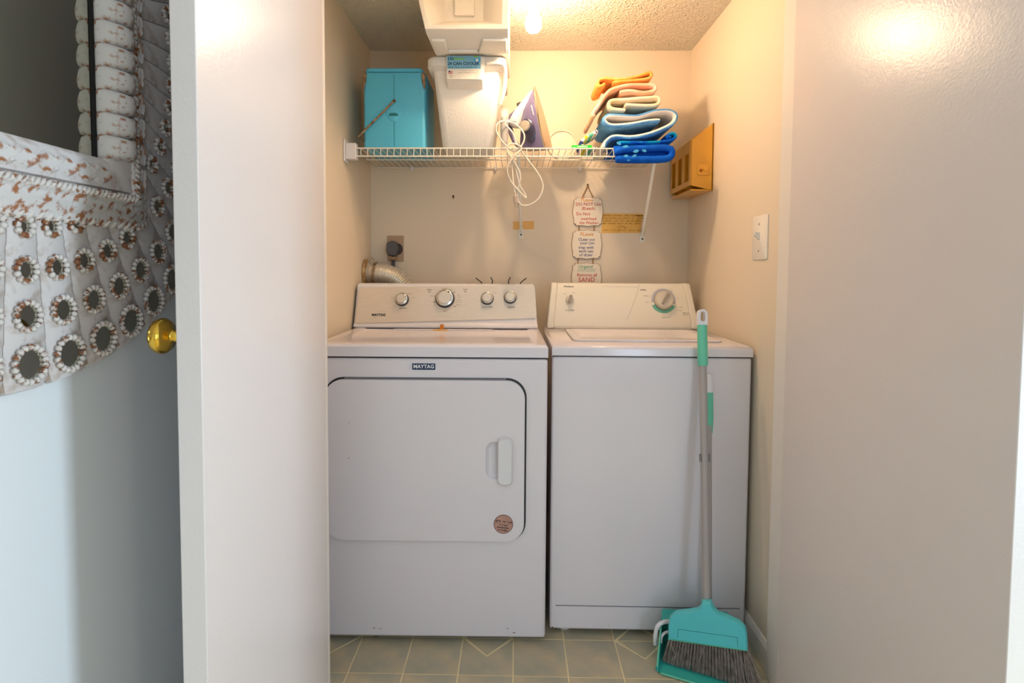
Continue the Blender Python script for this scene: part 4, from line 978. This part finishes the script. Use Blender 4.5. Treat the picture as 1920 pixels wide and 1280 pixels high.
a, b = bpt(1101.5, 347); bm = BM(); lathe(bm, [(0.0025, 0), (0.0025, 0.01), (0.005, 0.011), (0.005, 0.013)], BACK.mat(a, b, 0), 10); obj('nail', bm, 'nail_brown', sg)
# paper notes taped to the wall
def note(label, quad, m, lines, inkm, sz):
    P = [bpt(*p) for p in quad]; cx = sum(p[0] for p in P) / 4; cy = sum(p[1] for p in P) / 4
    t = thing('paper_note', label, 'note', (cx, YB, 1.235 + cy))
    bm = BM(); plate(bm, BACK, P, 0.0004, 0.0012); o = obj('paper', bm, m, t)
    if lines: lettering([(s, BACK.mat(*bpt(px, py), 0.0015), z, 'LEFT', 0.0001) for s, px, py, z in lines], inkm, t)
note('yellowed handwritten paper note on the wall right of the hanging plaques', [(1127, 437), (1200, 436.5), (1206, 400.5), (1130, 400)], 'note_yellow',
     [('~6 6 4 3 5', 1131, 404, 0.0138), ('~5', 1190, 404, 0.015), ('~4 6 3 6 3 6', 1131, 409, 0.0118), ('~7 4 3 7 5', 1131, 414, 0.0125), ('~3 6 5 2 3 5', 1130, 419, 0.0125), ('~4', 1162, 424.5, 0.0125), ('~3', 1169, 427, 0.0125), ('~5 2 3 9 6 7', 1131, 431.5, 0.0105)], 'note_ink', 0.012)
note('small faded orange paper strip on the wall behind the centre brace', [(962, 430.5), (1001, 429.5), (1001, 414), (962, 415)], 'note_pale',
     [('~5 9', 964, 419, 0.0115), ('~6 10', 964, 425, 0.0115)], 'note_yellow', 0.011)
# nail stub
a, b = bpt(850, 368); bm = BM(); lathe(bm, [(0.005, 0), (0.0055, 0.004), (0.003, 0.007)], BACK.mat(a, b, 0), 12)
ball(bm, BACK.p(a, b - 0.008, 0.001), 0.004, 1, (0.8, 0.5, 1.2)); tag(obj('wall_plug', bm, 'nail_brown'), 'small brown wall plug in the bare back wall', 'wall plug')

# outlet with the dryer plug
q0 = bpt(727, 490); q1 = bpt(757, 442)
ow = thing('wall_outlet', 'tan dryer outlet plate low on the back wall, left side', 'outlet', ((q0[0] + q1[0]) / 2, YB, 1.235 + q0[1]))
bm = BM(); plate(bm, BACK, rrect(q1[0] - q0[0], q1[1] - q0[1], 0.004, 3, (q0[0] + q1[0]) / 2, (q0[1] + q1[1]) / 2), 0.0005, 0.005); obj('plate', bm, 'outlet_plate', ow, bevel=0.0015)
oc = bpt(745, 467)
bm = BM(); lathe(bm, [(0.028, 0.005), (0.028, 0.009), (0.026, 0.01)], BACK.mat(oc[0], oc[1], 0), 24); obj('socket', bm, 'outlet_hole', ow)
pg = thing('dryer_plug', 'grey dryer plug with its cord in the tan wall outlet', 'plug', (oc[0], YB - 0.03, 1.235 + oc[1]))
pc = bpt(738, 466)
P = [(pc[0] + 0.031 * math.cos(t) * (0.92 if math.cos(t) < 0 else 1), pc[1] + 0.033 * math.sin(t)) for t in [2*PI*i/14 + 0.2 for i in range(14)]]
P = rpoly([(pc[0] - 0.028, pc[1] - 0.012), (pc[0] - 0.018, pc[1] - 0.036), (pc[0] + 0.022, pc[1] - 0.036), (pc[0] + 0.03, pc[1] + 0.0), (pc[0] + 0.02, pc[1] + 0.03), (pc[0] - 0.0, pc[1] + 0.036), (pc[0] - 0.024, pc[1] + 0.026)], 0.006, 3)
bm = BM(); loft(bm, [[BACK.p(a, b, 0.010) for a, b in P], [BACK.p(a, b, 0.038) for a, b in P], [BACK.p(pc[0] + (a - pc[0]) * 0.85, pc[1] + (b - pc[1]) * 0.85, 0.046) for a, b in P]]); obj('plug_body', bm, 'cord_grey', pg, smooth=40)
bm = BM(); plate(bm, BACK, rrect(0.026, 0.016, 0.003, 3, pc[0] + 0.003, pc[1] - 0.048), 0.012, 0.036); obj('strain_relief', bm, 'latch_metal', pg, bevel=0.002)
for i, dx in enumerate((-0.006, 0.0, 0.006)):
    bm = BM(); s0 = pc[0] + 0.003 + dx
    tube(bm, smooth_path([BACK.p(s0, pc[1] - 0.036, 0.022), BACK.p(s0, pc[1] - 0.08, 0.022), BACK.p(s0 + 0.004, pc[1] - 0.12, 0.024), BACK.p(s0 + 0.015, pc[1] - 0.19, 0.03), BACK.p(s0 + 0.02, pc[1] - 0.35, 0.04)], 5), 0.0035, 7); obj('cord_strand', bm, 'cord_grey', pg, smooth=60)

# vent duct
dk = thing('vent_duct', 'crinkled aluminium vent duct bending down behind the dryer console', 'duct', (-0.6, 2.55, 1.1))
pth = smooth_path([(XL + 0.012, 2.545, 1.215), (XL + 0.05, 2.545, 1.213), (XL + 0.10, 2.545, 1.205), (XL + 0.15, 2.547, 1.18), (XL + 0.185, 2.55, 1.13), (XL + 0.2, 2.55, 1.05), (XL + 0.2, 2.55, 0.9)], 14)
bm = BM(); tube(bm, pth, [0.047 + (0.0035 if i % 2 else -0.001) for i in range(len(pth))], 24); obj('flexible_pipe', bm, 'foil', dk, smooth=50)
bm = BM(); tube(bm, [(XL + 0.042, 2.545, 1.213), (XL + 0.052, 2.545, 1.212)], 0.0535, 28); obj('clamp_band', bm, 'latch_metal', dk, smooth=50)
bm = BM(); lathe(bm, [(0.05, 0), (0.066, 0.002), (0.06, 0.008), (0.05, 0.012)], axis_mat((XL + 0.001, 2.545, 1.215), (1, 0, 0)), 24); obj('wall_collar', bm, 'duct_rust', dk, smooth=40)
bm = BM(); tube(bm, smooth_path([(XL + 0.022, 2.50, 1.245), (XL + 0.018, 2.505, 1.275), (XL + 0.035, 2.51, 1.287), (XL + 0.05, 2.515, 1.27)], 5), 0.0022, 6); obj('foil_scrap', bm, 'duct_rust', dk)
# dark wire tips behind the dryer console
wr = thing('wire_rack', 'four dark wire tips sticking up behind the dryer console', 'wire rack', (at(940, 540, 2.47).x, 2.47, 1.1))
for (a_, b_, c_) in (((892, 521), (902, 528.5), (912, 545)), ((920, 519.5), (923.5, 526), (921, 545)), ((957, 519.5), (953.5, 526), (954, 545)), ((987, 521), (977, 529), (968, 545))):
    bm = BM(); tube(bm, [at(*a_, 2.47), at(*b_, 2.47), at(*c_, 2.47)], 0.0026, 6); obj('wire_tip', bm, 'black_wire', wr, smooth=60)
bm = BM(); tube(bm, [at(905, 545, 2.47), at(975, 545, 2.47)], 0.0026, 6); obj('cross_bar', bm, 'black_wire', wr)

# ------------------------------------------------------------------ broom
hb0 = at(1325, 1128, 1.715); gt = at(1316, 580, 1.862); 
bro = thing('broom', 'upright broom with teal head and mint grip leaning on the washing machine', 'broom', (hb0.x, 1.70, FZ))
ax = (gt - hb0); AL = ax.length; axn = ax.normalized()
def on(l): return hb0 + axn * l
lg1 = AL * (1 - (688 - 577) / (1128 - 577.0)); lg2 = AL * (1 - (608 - 577) / (1128 - 577.0))
bm = BM(); tube(bm, [on(-0.02), on(lg1 + 0.01)], 0.0125, 16); obj('pole', bm, 'pole_grey', bro, smooth=60)
bm = BM(); tube(bm, [on(lg1), on(lg1 + 0.004), on(lg1 + 0.05), on(lg2)], [0.015, 0.0165, 0.0165, 0.016], 18); obj('grip', bm, 'mint', bro, smooth=50)
# hanging loop
wv = Vector((1, 0, 0)); wv = (wv - axn * wv.dot(axn)).normalized(); nv = wv.cross(axn)
FH = Frame(on(lg2), wv, axn)
HLp = AL - lg2
bm = BM()
out = [(-0.0155, 0.0), (0.0155, 0.0)] + [(0.0155 * math.cos(t), HLp - 0.0155 + 0.0155 * math.sin(t)) for t in [PI * i / 12 for i in range(13)]]
hole = rrect(0.015, 0.034, 0.0074, 5, 0, HLp - 0.024)
for c0 in (1,):
    for c in (-0.011, 0.011):
        A = [bm.verts.new(FH.p(a, b, c)) for a, b in out]; B = [bm.verts.new(FH.p(a, b, c)) for a, b in hole]
        ea_ = [bm.edges.new((A[i], A[(i+1) % len(A)])) for i in range(len(A))] + [bm.edges.new((B[i], B[(i+1) % len(B)])) for i in range(len(B))]
        bmesh.ops.triangle_fill(bm, use_beauty=True, edges=ea_)
        if c < 0: A0, B0 = A, B
    for X, Y in ((A0, A), (B0, B)):
        for i in range(len(X)): bm.faces.new((X[i], X[(i+1) % len(X)], Y[(i+1) % len(X)], Y[i]))
obj('hanging_loop', bm, 'white_plastic', bro, smooth=40)
lc_ = AL * (1 - (864 - 577) / (1128 - 577.0))
for s in (-1, 1):
    bm = BM(); p = on(lc_) + wv * s * 0.0135; tube(bm, [p - axn * 0.012 + nv * 0.004, p + axn * 0.012 + nv * 0.004], 0.0045, 8); obj('clip', bm, 'clip_grey', bro, smooth=50)
# head: right end swings towards the camera
hl_ = at(1254, 1196, 1.745); hr2 = at(1403, 1214, 1.645)
hu = Vector((hr2.x - hl_.x, hr2.y - hl_.y, 0)); HWd = hu.length; hu.normalize()
FB = Frame(Vector((hl_.x, hl_.y, 0)), hu, (0, 0, 1))
def fb(px, py): return FB.hit(px, py)
prof = [(1254, 1193), (1254, 1172), (1256, 1156), (1266, 1147), (1285, 1145), (1306, 1142), (1315, 1135), (1318, 1126), (1333, 1126), (1337, 1137), (1346, 1148), (1368, 1157), (1388, 1166), (1398, 1176), (1401, 1190), (1402, 1214), (1380, 1211), (1330, 1204), (1290, 1198)]
PP = [fb(*p) for p in prof]
pcx = sum(p[0] for p in PP) / len(PP); pcy = sum(p[1] for p in PP) / len(PP)
shr = lambda s: [(pcx + (a - pcx) * s, pcy + (b - pcy) * (1 - (1 - s) * 1.3)) for a, b in PP]
bm = BM(); loft(bm, [[FB.p(a, b, -0.016) for a, b in shr(0.97)], [FB.p(a, b, -0.010) for a, b in PP], [FB.p(a, b, 0.010) for a, b in PP], [FB.p(a, b, 0.015) for a, b in shr(0.97)]])
hd = obj('head', bm, 'broom_teal', bro, smooth=40)
bm = BM(); tube(bm, [hb0 - axn * 0.035, hb0 + axn * 0.004], [0.017, 0.0155], 18); obj('socket', bm, 'broom_teal', bro, smooth=50)
fp_ = [fb(*p) for p in ((1273, 1173), (1383, 1188), (1384, 1207), (1383, 1189.2), (1273, 1174.5), (1272, 1188))]
bm = BM()
for (p, q_) in (((1273, 1174), (1383, 1189)), ((1273, 1174), (1272, 1190)), ((1383, 1189), (1384, 1207))):
    a = Vector(fb(*p)); b = Vector(fb(*q_)); d = (b - a).normalized(); nn = Vector((-d.y, d.x)) * 0.0006
    plate(bm, FB, [tuple(a + nn), tuple(a - nn), tuple(b - nn), tuple(b + nn)], 0.0148, 0.0156)
obj('moulded_line', bm, 'teal_dark', hd)
bm = BM(); e0 = Vector(fb(1254, 1192.5)); e1 = Vector(fb(1402, 1213.5)); d = (e1 - e0).normalized(); nn = Vector((-d.y, d.x)) * 0.0012
plate(bm, FB, [tuple(e0 + nn), tuple(e0 - nn), tuple(e1 - nn), tuple(e1 + nn)], -0.0165, 0.0165); obj('head_edge', bm, 'mint', hd)
# bristle tufts: rows of splayed strands
def tuft_strand(bm, a, b, r):
    d = (b - a); s_ = d.orthogonal().normalized(); t_ = d.cross(s_).normalized()
    A = [a + s_ * r * math.cos(2*PI*i/3) + t_ * r * math.sin(2*PI*i/3) for i in range(3)]; B = [b + s_ * r * 0.7 * math.cos(2*PI*i/3) + t_ * r * 0.7 * math.sin(2*PI*i/3) for i in range(3)]
    va = [bm.verts.new(p) for p in A]; vb = [bm.verts.new(p) for p in B]
    for i in range(3): bm.faces.new((va[i], va[(i+1) % 3], vb[(i+1) % 3], vb[i]))
    bm.faces.new(vb)
NT = 27
for i in range(NT):
    t = (i + 0.5) / NT
    bm = BM()
    for row in (-0.008, 0.0, 0.008):
        for s in range(18):
            e = e0 + (e1 - e0) * (t + random.uniform(-0.3, 0.3) / NT)
            top = FB.p(e.x, e.y + 0.002, row + random.uniform(-0.003, 0.003))
            sp = (t - 0.5) * 0.035 + random.uniform(-0.004, 0.004) + (random.uniform(0, 0.03) if t > 0.93 else 0)
            bot = FB.p(e.x + sp, 0, row * 1.5 + random.uniform(-0.004, 0.004)); bot.z = FZ + 0.008 + random.uniform(0, 0.005)
            tuft_strand(bm, top, bot, 0.001)
    obj('bristle_tuft', bm, 'bristle', bro)
bm = BM()
for i in range(30):
    e = e0 + (e1 - e0) * random.uniform(0.9, 1.0); top = FB.p(e.x, e.y - random.uniform(0, 0.05), random.uniform(-0.012, 0.012))
    bot = FB.p(e.x + random.uniform(0.0, 0.055), 0, random.uniform(-0.02, 0.03)); bot.z = FZ + random.uniform(0.004, 0.06)
    if bot.x > XR - 0.05: bot.x = XR - 0.05
    tuft_strand(bm, top, bot, 0.0006)
for i in range(5):
    e = e0 + (e1 - e0) * random.uniform(0.0, 0.9); top = FB.p(e.x, e.y - 0.005, 0.013); bot = FB.p(e.x + random.uniform(-0.04, 0.04), 0, 0.03); bot.z = FZ + random.uniform(0.01, 0.05)
    tuft_strand(bm, top, bot, 0.0006)
o = obj('stray_bristles', bm, 'bristle_pale', bro); o['kind'] = 'stuff'

# ------------------------------------------------------------------ dustpan
pl0 = at(1231, 1255, 1.70)
X0_, X1_ = pl0.x, pl0.x + 0.272
dpn = thing('dustpan', 'teal upright dustpan with mint grip standing behind the broom', 'dustpan', ((X0_ + X1_) / 2, 1.78, 0))
yfA, yfB, yb_ = 1.695, 1.585, 1.86                     # front lip runs oblique, like the broom
zpt = at(1235, 1160, 1.80).z - FZ
UPF = Vector((0, 0, -FZ))
bm = BM()
def pan(t, off=0.0):
    return [(X0_ + off, yfA + off * 0.5, 0.004 + off), (X1_ - off, yfB + off * 0.5, 0.004 + off), (X1_ - off, yb_ - 0.05, 0.004 + off), (X0_ + off, yb_ - 0.03, 0.004 + off)]
# floor
XB = X0_ + 0.055
F0 = [(X0_ + 0.012, yfA), (X1_, yfB), (X1_, 1.835), (XB, 1.845), (X0_, yfA + 0.02)]
loop_prism(bm, [(x, y, 0.002) for x, y in F0], [(x, y, 0.005) for x, y in F0]); pan_o = obj('pan_floor', bm, 'pan_teal', dpn)
bm = BM(); sp_ = [(yfA + 0.004, 0.004), (yfA + 0.004, 0.02), (1.75, 0.075), (1.79, zpt), (1.845, zpt), (1.845, 0.004)]
xs_ = lambda y: X0_ + 0.055 * max(0, (y - yfA) / 0.145)
loop_prism(bm, [(xs_(y), y, z) for y, z in sp_], [(xs_(y) + 0.004, y, z) for y, z in sp_]); obj('side_wall', bm, 'pan_teal', dpn, bevel=0.001)
sp2 = [(1.725, 0.004), (1.725, 0.02), (1.75, 0.075), (1.78, zpt), (1.835, zpt), (1.835, 0.004)]
bm = BM(); loop_prism(bm, [(X1_ - 0.004, y, z) for y, z in sp2], [(X1_, y, z) for y, z in sp2]); obj('side_wall', bm, 'pan_teal', dpn, bevel=0.001)
bm = BM(); loop_prism(bm, [(XB, 1.845, 0.004), (X1_, 1.835, 0.004), (X1_, 1.835, zpt), (XB, 1.845, zpt)], [(XB, 1.85, 0.004), (X1_, 1.84, 0.004), (X1_, 1.84, zpt), (XB, 1.85, zpt)]); obj('back_wall', bm, 'pan_teal', dpn)
bm = BM(); loop_prism(bm, [(xs_(1.79), 1.79, zpt), (X1_, 1.77, zpt), (X1_, 1.84, zpt), (XB, 1.85, zpt)], [(xs_(1.79), 1.79, zpt + 0.004), (X1_, 1.77, zpt + 0.004), (X1_, 1.84, zpt + 0.004), (XB, 1.85, zpt + 0.004)]); obj('hood', bm, 'pan_teal', dpn)
bm = BM(); tube(bm, [(X0_ + 0.012, yfA - 0.001, 0.005), (X1_, yfB - 0.001, 0.005)], 0.003, 6); obj('lip', bm, 'mint', dpn)
bm = BM(); tube(bm, smooth_path([(X0_ + 0.001, yfA + 0.004, 0.022), (xs_(1.75) + 0.001, 1.75, 0.077), (xs_(1.79) + 0.001, 1.79, zpt)], 4), 0.0028, 6); obj('side_rim', bm, 'mint', dpn)
# pale hinge yoke at the left of the pan
bm = BM(); yk = smooth_path([at(1229, 1208, 1.77), at(1229, 1190, 1.77), at(1233, 1174, 1.77), at(1244, 1166, 1.775), at(1262, 1165, 1.785), at(1300, 1163, 1.80)], 5)
yk = [p + UPF for p in yk]; tube(bm, yk, 0.0072, 10, flat=0.8); obj('yoke', bm, 'white_plastic', dpn, smooth=60)
bm = BM(); yk = smooth_path([at(1239, 1204, 1.765), at(1241, 1192, 1.765), at(1249, 1185, 1.77), at(1264, 1183, 1.78)], 5); yk = [p + UPF for p in yk]; tube(bm, yk, 0.0048, 8); obj('inner_yoke', bm, 'white_plastic', dpn, smooth=60)
h0 = at(1330, 1150, 1.80); h1 = at(1328.5, 701, 1.8635 - 0.0)
h1.y = 1.858; h0 = h0 + UPF; h1 = h1 + UPF; hx_ = (h1 - h0); hn = hx_.normalized(); HL_ = hx_.length
bm = BM(); tube(bm, [h0, h0 + hn * (HL_ - 0.17)], 0.0085, 12); obj('pole', bm, 'pole_grey', dpn, smooth=60)
bm = BM(); g0_ = HL_ - (812 - 701) / (1150 - 701.0) * HL_; g1_ = HL_ - (735 - 701) / (1150 - 701.0) * HL_
tube(bm, [h0 + hn * g0_, h0 + hn * (g0_ + 0.05), h0 + hn * g1_], [0.0115, 0.0145, 0.0135], 14, flat=0.55); obj('grip', bm, 'mint', dpn, smooth=50)
bm = BM(); tube(bm, [h0 + hn * g1_, h0 + hn * (HL_ - 0.008), h0 + hn * HL_], [0.0132, 0.0125, 0.007], 14, flat=0.55); obj('grip_end', bm, 'white_plastic', dpn, smooth=50)

dpn.location.z = FZ

# ------------------------------------------------------------------ carved round mirror on the hall's left wall
XW = -HL
MC = Vector((HL, 1.0656 * XW, 1.235 + 0.566 * XW)); R = 0.811 * XW
mir = thing('wall_mirror', 'round whitewashed carved wood mirror frame set with small beaded mirrors', 'mirror', MC)
FM = Frame(MC, (0, 1, 0), (0, 0, 1))         # n = +x, into the hall
bm = BM(); lathe(bm, [(0.0, 0.002), (R - 0.004, 0.002), (R, 0.008), (R - 0.003, 0.014), (0, 0.016)], FM.mat(0, 0, 0), 96); obj('backing', bm, 'groove', mir, smooth=30)
NS = 48
def local_obj(name, me, parent, M):
    o = bpy.data.objects.new(name, me); C.objects.link(o); o.parent = parent; o.matrix_local = M; return o
def finish(bm, name, m, smooth=40):
    bmesh.ops.recalc_face_normals(bm, faces=bm.faces); me = bpy.data.meshes.new(name); bm.to_mesh(me); bm.free(); me.materials.append(MATS[m])
    for p in me.polygons: p.use_smooth = True
    me.set_sharp_from_angle(angle=math.radians(smooth)); return me
# 48 radial petals, gently domed, with rounded ends
bm = BM(); dth = PI / NS
loops = []
rs = [0.24, 0.30, 0.398, 0.402, 0.470, 0.474, 0.543, 0.547, 0.60, R + 0.001, R + 0.004]
hs = [0.016, 0.021, 0.021, 0.0195, 0.0205, 0.019, 0.020, 0.0185, 0.0195, 0.016, 0.008]
for r, h in zip(rs, hs):
    wv_ = r * dth - 0.0006
    if r > R: wv_ *= 0.8
    loops.append([(r, -wv_, 0.004), (r, -wv_, h - 0.0025), (r, -wv_ * 0.8, h), (r, 0, h + 0.0012), (r, wv_ * 0.8, h), (r, wv_, h - 0.0025), (r, wv_, 0.004)])
loft(bm, loops); pet = finish(bm, 'carved_petal', 'whitewash', 50)
base_m = Matrix((FM.u, FM.v, FM.n)).transposed().to_4x4()
A0 = math.radians(0.5)
for i in range(NS): local_obj('carved_petal', pet, mir, base_m @ Matrix.Rotation(A0 + 2*PI*i/NS, 4, 'Z'))
# beaded medallions
rings_ = [(0.762 * XW, 0.0325, 18, 0.0056), (0.665 * XW, 0.0262, 15, 0.0052), (0.573 * XW, 0.0225, 12, 0.0053), (0.487 * XW, 0.0195, 9, 0.0058)]
hw_, hh2 = 0.266, 0.327
for (rr, ro, nb, rb) in rings_:
    bm = BM()
    for i in range(nb):
        t = 2*PI*i/nb; ball(bm, ((ro - rb) * math.cos(t), (ro - rb) * math.sin(t), 0.003), rb, 1, (1.1, 1.0, 0.95), Matrix.Rotation(t, 4, 'Z'))
    bead = finish(bm, 'bead_ring', 'whitewash_bead', 60)
    rin = ro - rb * 1.75
    bm = BM(); lathe(bm, [(rin, -0.001), (rin, 0.0012)], Matrix.Identity(4), 24); disc = finish(bm, 'mirror_disc', 'mirror_glass', 30)
    for i in range(NS):
        a = A0 + 2*PI*i/NS; x, y = rr * math.cos(a), rr * math.sin(a)
        if abs(x) < hw_ + ro and abs(y) < hh2 + ro: continue
        o = local_obj('bead_ring', bead, mir, base_m @ Matrix.Translation((x, y, 0.0215)) @ Matrix.Rotation(a + i * 0.3, 4, 'Z'))
        o2 = bpy.data.objects.new('mirror_disc', disc); C.objects.link(o2); o2.parent = o
# central rectangular frame
gw, gh = 0.148, 0.238
bm = BM(); plate(bm, FM, [(-gw - 0.01, -gh - 0.01), (gw + 0.01, -gh - 0.01), (gw + 0.01, gh + 0.01), (-gw - 0.01, gh + 0.01)], 0.02, 0.0225); mg = obj('glass', bm, 'mirror_glass', mir)
def bar(name, m, in_w, in_h, prof, smooth=45):
    """mitred moulding: prof = (outward offset, height)"""
    bm = BM(); cs = [(-1, -1), (1, -1), (1, 1), (-1, 1)]
    L = [[FM.p(sx * (in_w + o_), sy * (in_h + o_), h) for o_, h in prof] for sx, sy in cs]
    vs = [[bm.verts.new(p) for p in l] for l in L]; n = len(prof)
    for i in range(4):
        A, B = vs[i], vs[(i+1) % 4]
        for q in range(n): bm.faces.new((A[q], B[q], B[(q+1) % n], A[(q+1) % n]))
    return obj(name, bm, m, mir, smooth=smooth)
for s_ in (-1, 1):
    bm = BM(); plate(bm, FM, [(s_ * gw - 0.005, -gh), (s_ * gw + 0.005, -gh), (s_ * gw + 0.005, gh), (s_ * gw - 0.005, gh)], 0.022, 0.0255); obj('glass_rebate', bm, 'glass_gap', mir)
bar('inner_moulding', 'whitewash', gw + 0.003, gh + 0.003, [(0.0, 0.022), (0.0, 0.034), (0.012, 0.044), (0.03, 0.048), (0.052, 0.046), (0.056, 0.03), (0.056, 0.02)])
bar('carved_band', 'whitewash_carved', gw + 0.058, gh + 0.058, [(0, 0.02), (0, 0.046), (0.004, 0.05), (0.014, 0.052), (0.02, 0.046), (0.024, 0.044), (0.036, 0.042), (0.042, 0.036), (0.058, 0.03), (0.062, 0.02)])
# scalloped lobes along the upright sides of the glass
bm = BM()
M_l = []
for i in range(9):
    t = -1 + 2 * i / 8; s_ = math.sqrt(max(0, 1 - t * t)) ** 0.6
    M_l.append([(x, t * 0.0202, z * 1.45) for x, z in ((0.0, 0.0), (-0.002 - 0.004 * s_, 0.008), (0.002, 0.013 + 0.009 * s_), (0.016, 0.019 + 0.012 * s_), (0.034, 0.02 + 0.013 * s_), (0.05, 0.018 + 0.009 * s_), (0.054, 0.012), (0.054, 0.0))])
loft(bm, M_l); lobe = finish(bm, 'scallop_lobe', 'whitewash_carved', 60)
nl = 12
for s_ in (-1, 1):
    for i in range(nl):
        y = -gh + (i + 0.5) * 2 * gh / nl
        local_obj('scallop_lobe', lobe, mir, base_m @ Matrix.Translation((s_ * (gw + 0.003), y, 0.022)) @ (Matrix.Identity(4) if s_ > 0 else Matrix.Rotation(PI, 4, 'Z')))
# leaf carving along top and bottom, rope strips all round
bm = BM(); lf = []
for i in range(7):
    t = i / 6; wd = 0.017 * math.sin(PI * min(1, 0.12 + t * 0.88)) ** 0.8 + 0.001
    lf.append([(-0.021 + 0.042 * t, -wd, 0.0), (-0.021 + 0.042 * t, -wd * 0.6, 0.005), (-0.021 + 0.042 * t, 0, 0.0025), (-0.021 + 0.042 * t, wd * 0.6, 0.005), (-0.021 + 0.042 * t, wd, 0.0)])
loft(bm, lf); leaf = finish(bm, 'carved_leaf', 'whitewash_carved', 40)
for s_ in (-1, 1):
    for i in range(8):
        x = -gw + (i + 0.5) * 2 * gw / 8
        local_obj('carved_leaf', leaf, mir, base_m @ Matrix.Translation((x, s_ * (gh + 0.034), 0.046)) @ Matrix.Rotation(0 if i % 2 else PI, 4, 'Z'))
    for i in range(12):
        y = -gh - 0.05 + (i + 0.5) * 2 * (gh + 0.05) / 12
        local_obj('carved_leaf', leaf, mir, base_m @ Matrix.Translation((s_ * (gw + 0.092), y, 0.041)) @ Matrix.Rotation(PI/2 if i % 2 else -PI/2, 4, 'Z') @ Matrix.Diagonal((0.9, 0.6, 1, 1)))
bm = BM()
def rope(bm, x0, y0, x1, y1, n, h, r):
    for i in range(n):
        t = (i + 0.5) / n; d = math.atan2(y1 - y0, x1 - x0)
        ball(bm, (x0 + (x1 - x0) * t, y0 + (y1 - y0) * t, h), r, 1, (1.5, 0.62, 0.8), Matrix.Rotation(d + 0.9, 4, 'Z'))
ow_, oh_ = gw + 0.066, gh + 0.066
for (a, b, c, d, n) in ((-ow_, -oh_, ow_, -oh_, 44), (-ow_, oh_, ow_, oh_, 44), (-ow_, -oh_, -ow_, oh_, 64), (ow_, -oh_, ow_, oh_, 64)): rope(bm, a, b, c, d, n, 0.051, 0.0062)
ow_, oh_ = gw + 0.112, gh + 0.112
for (a, b, c, d, n) in ((-ow_, -oh_, ow_, -oh_, 30), (-ow_, oh_, ow_, oh_, 30), (-ow_, -oh_, -ow_, oh_, 44), (ow_, -oh_, ow_, oh_, 44)): rope(bm, a, b, c, d, n, 0.027, 0.009)
rp = finish(bm, 'rope_carving', 'whitewash_bead', 60); o = local_obj('rope_carving', rp, mir, base_m.copy()); o['kind'] = 'stuff'
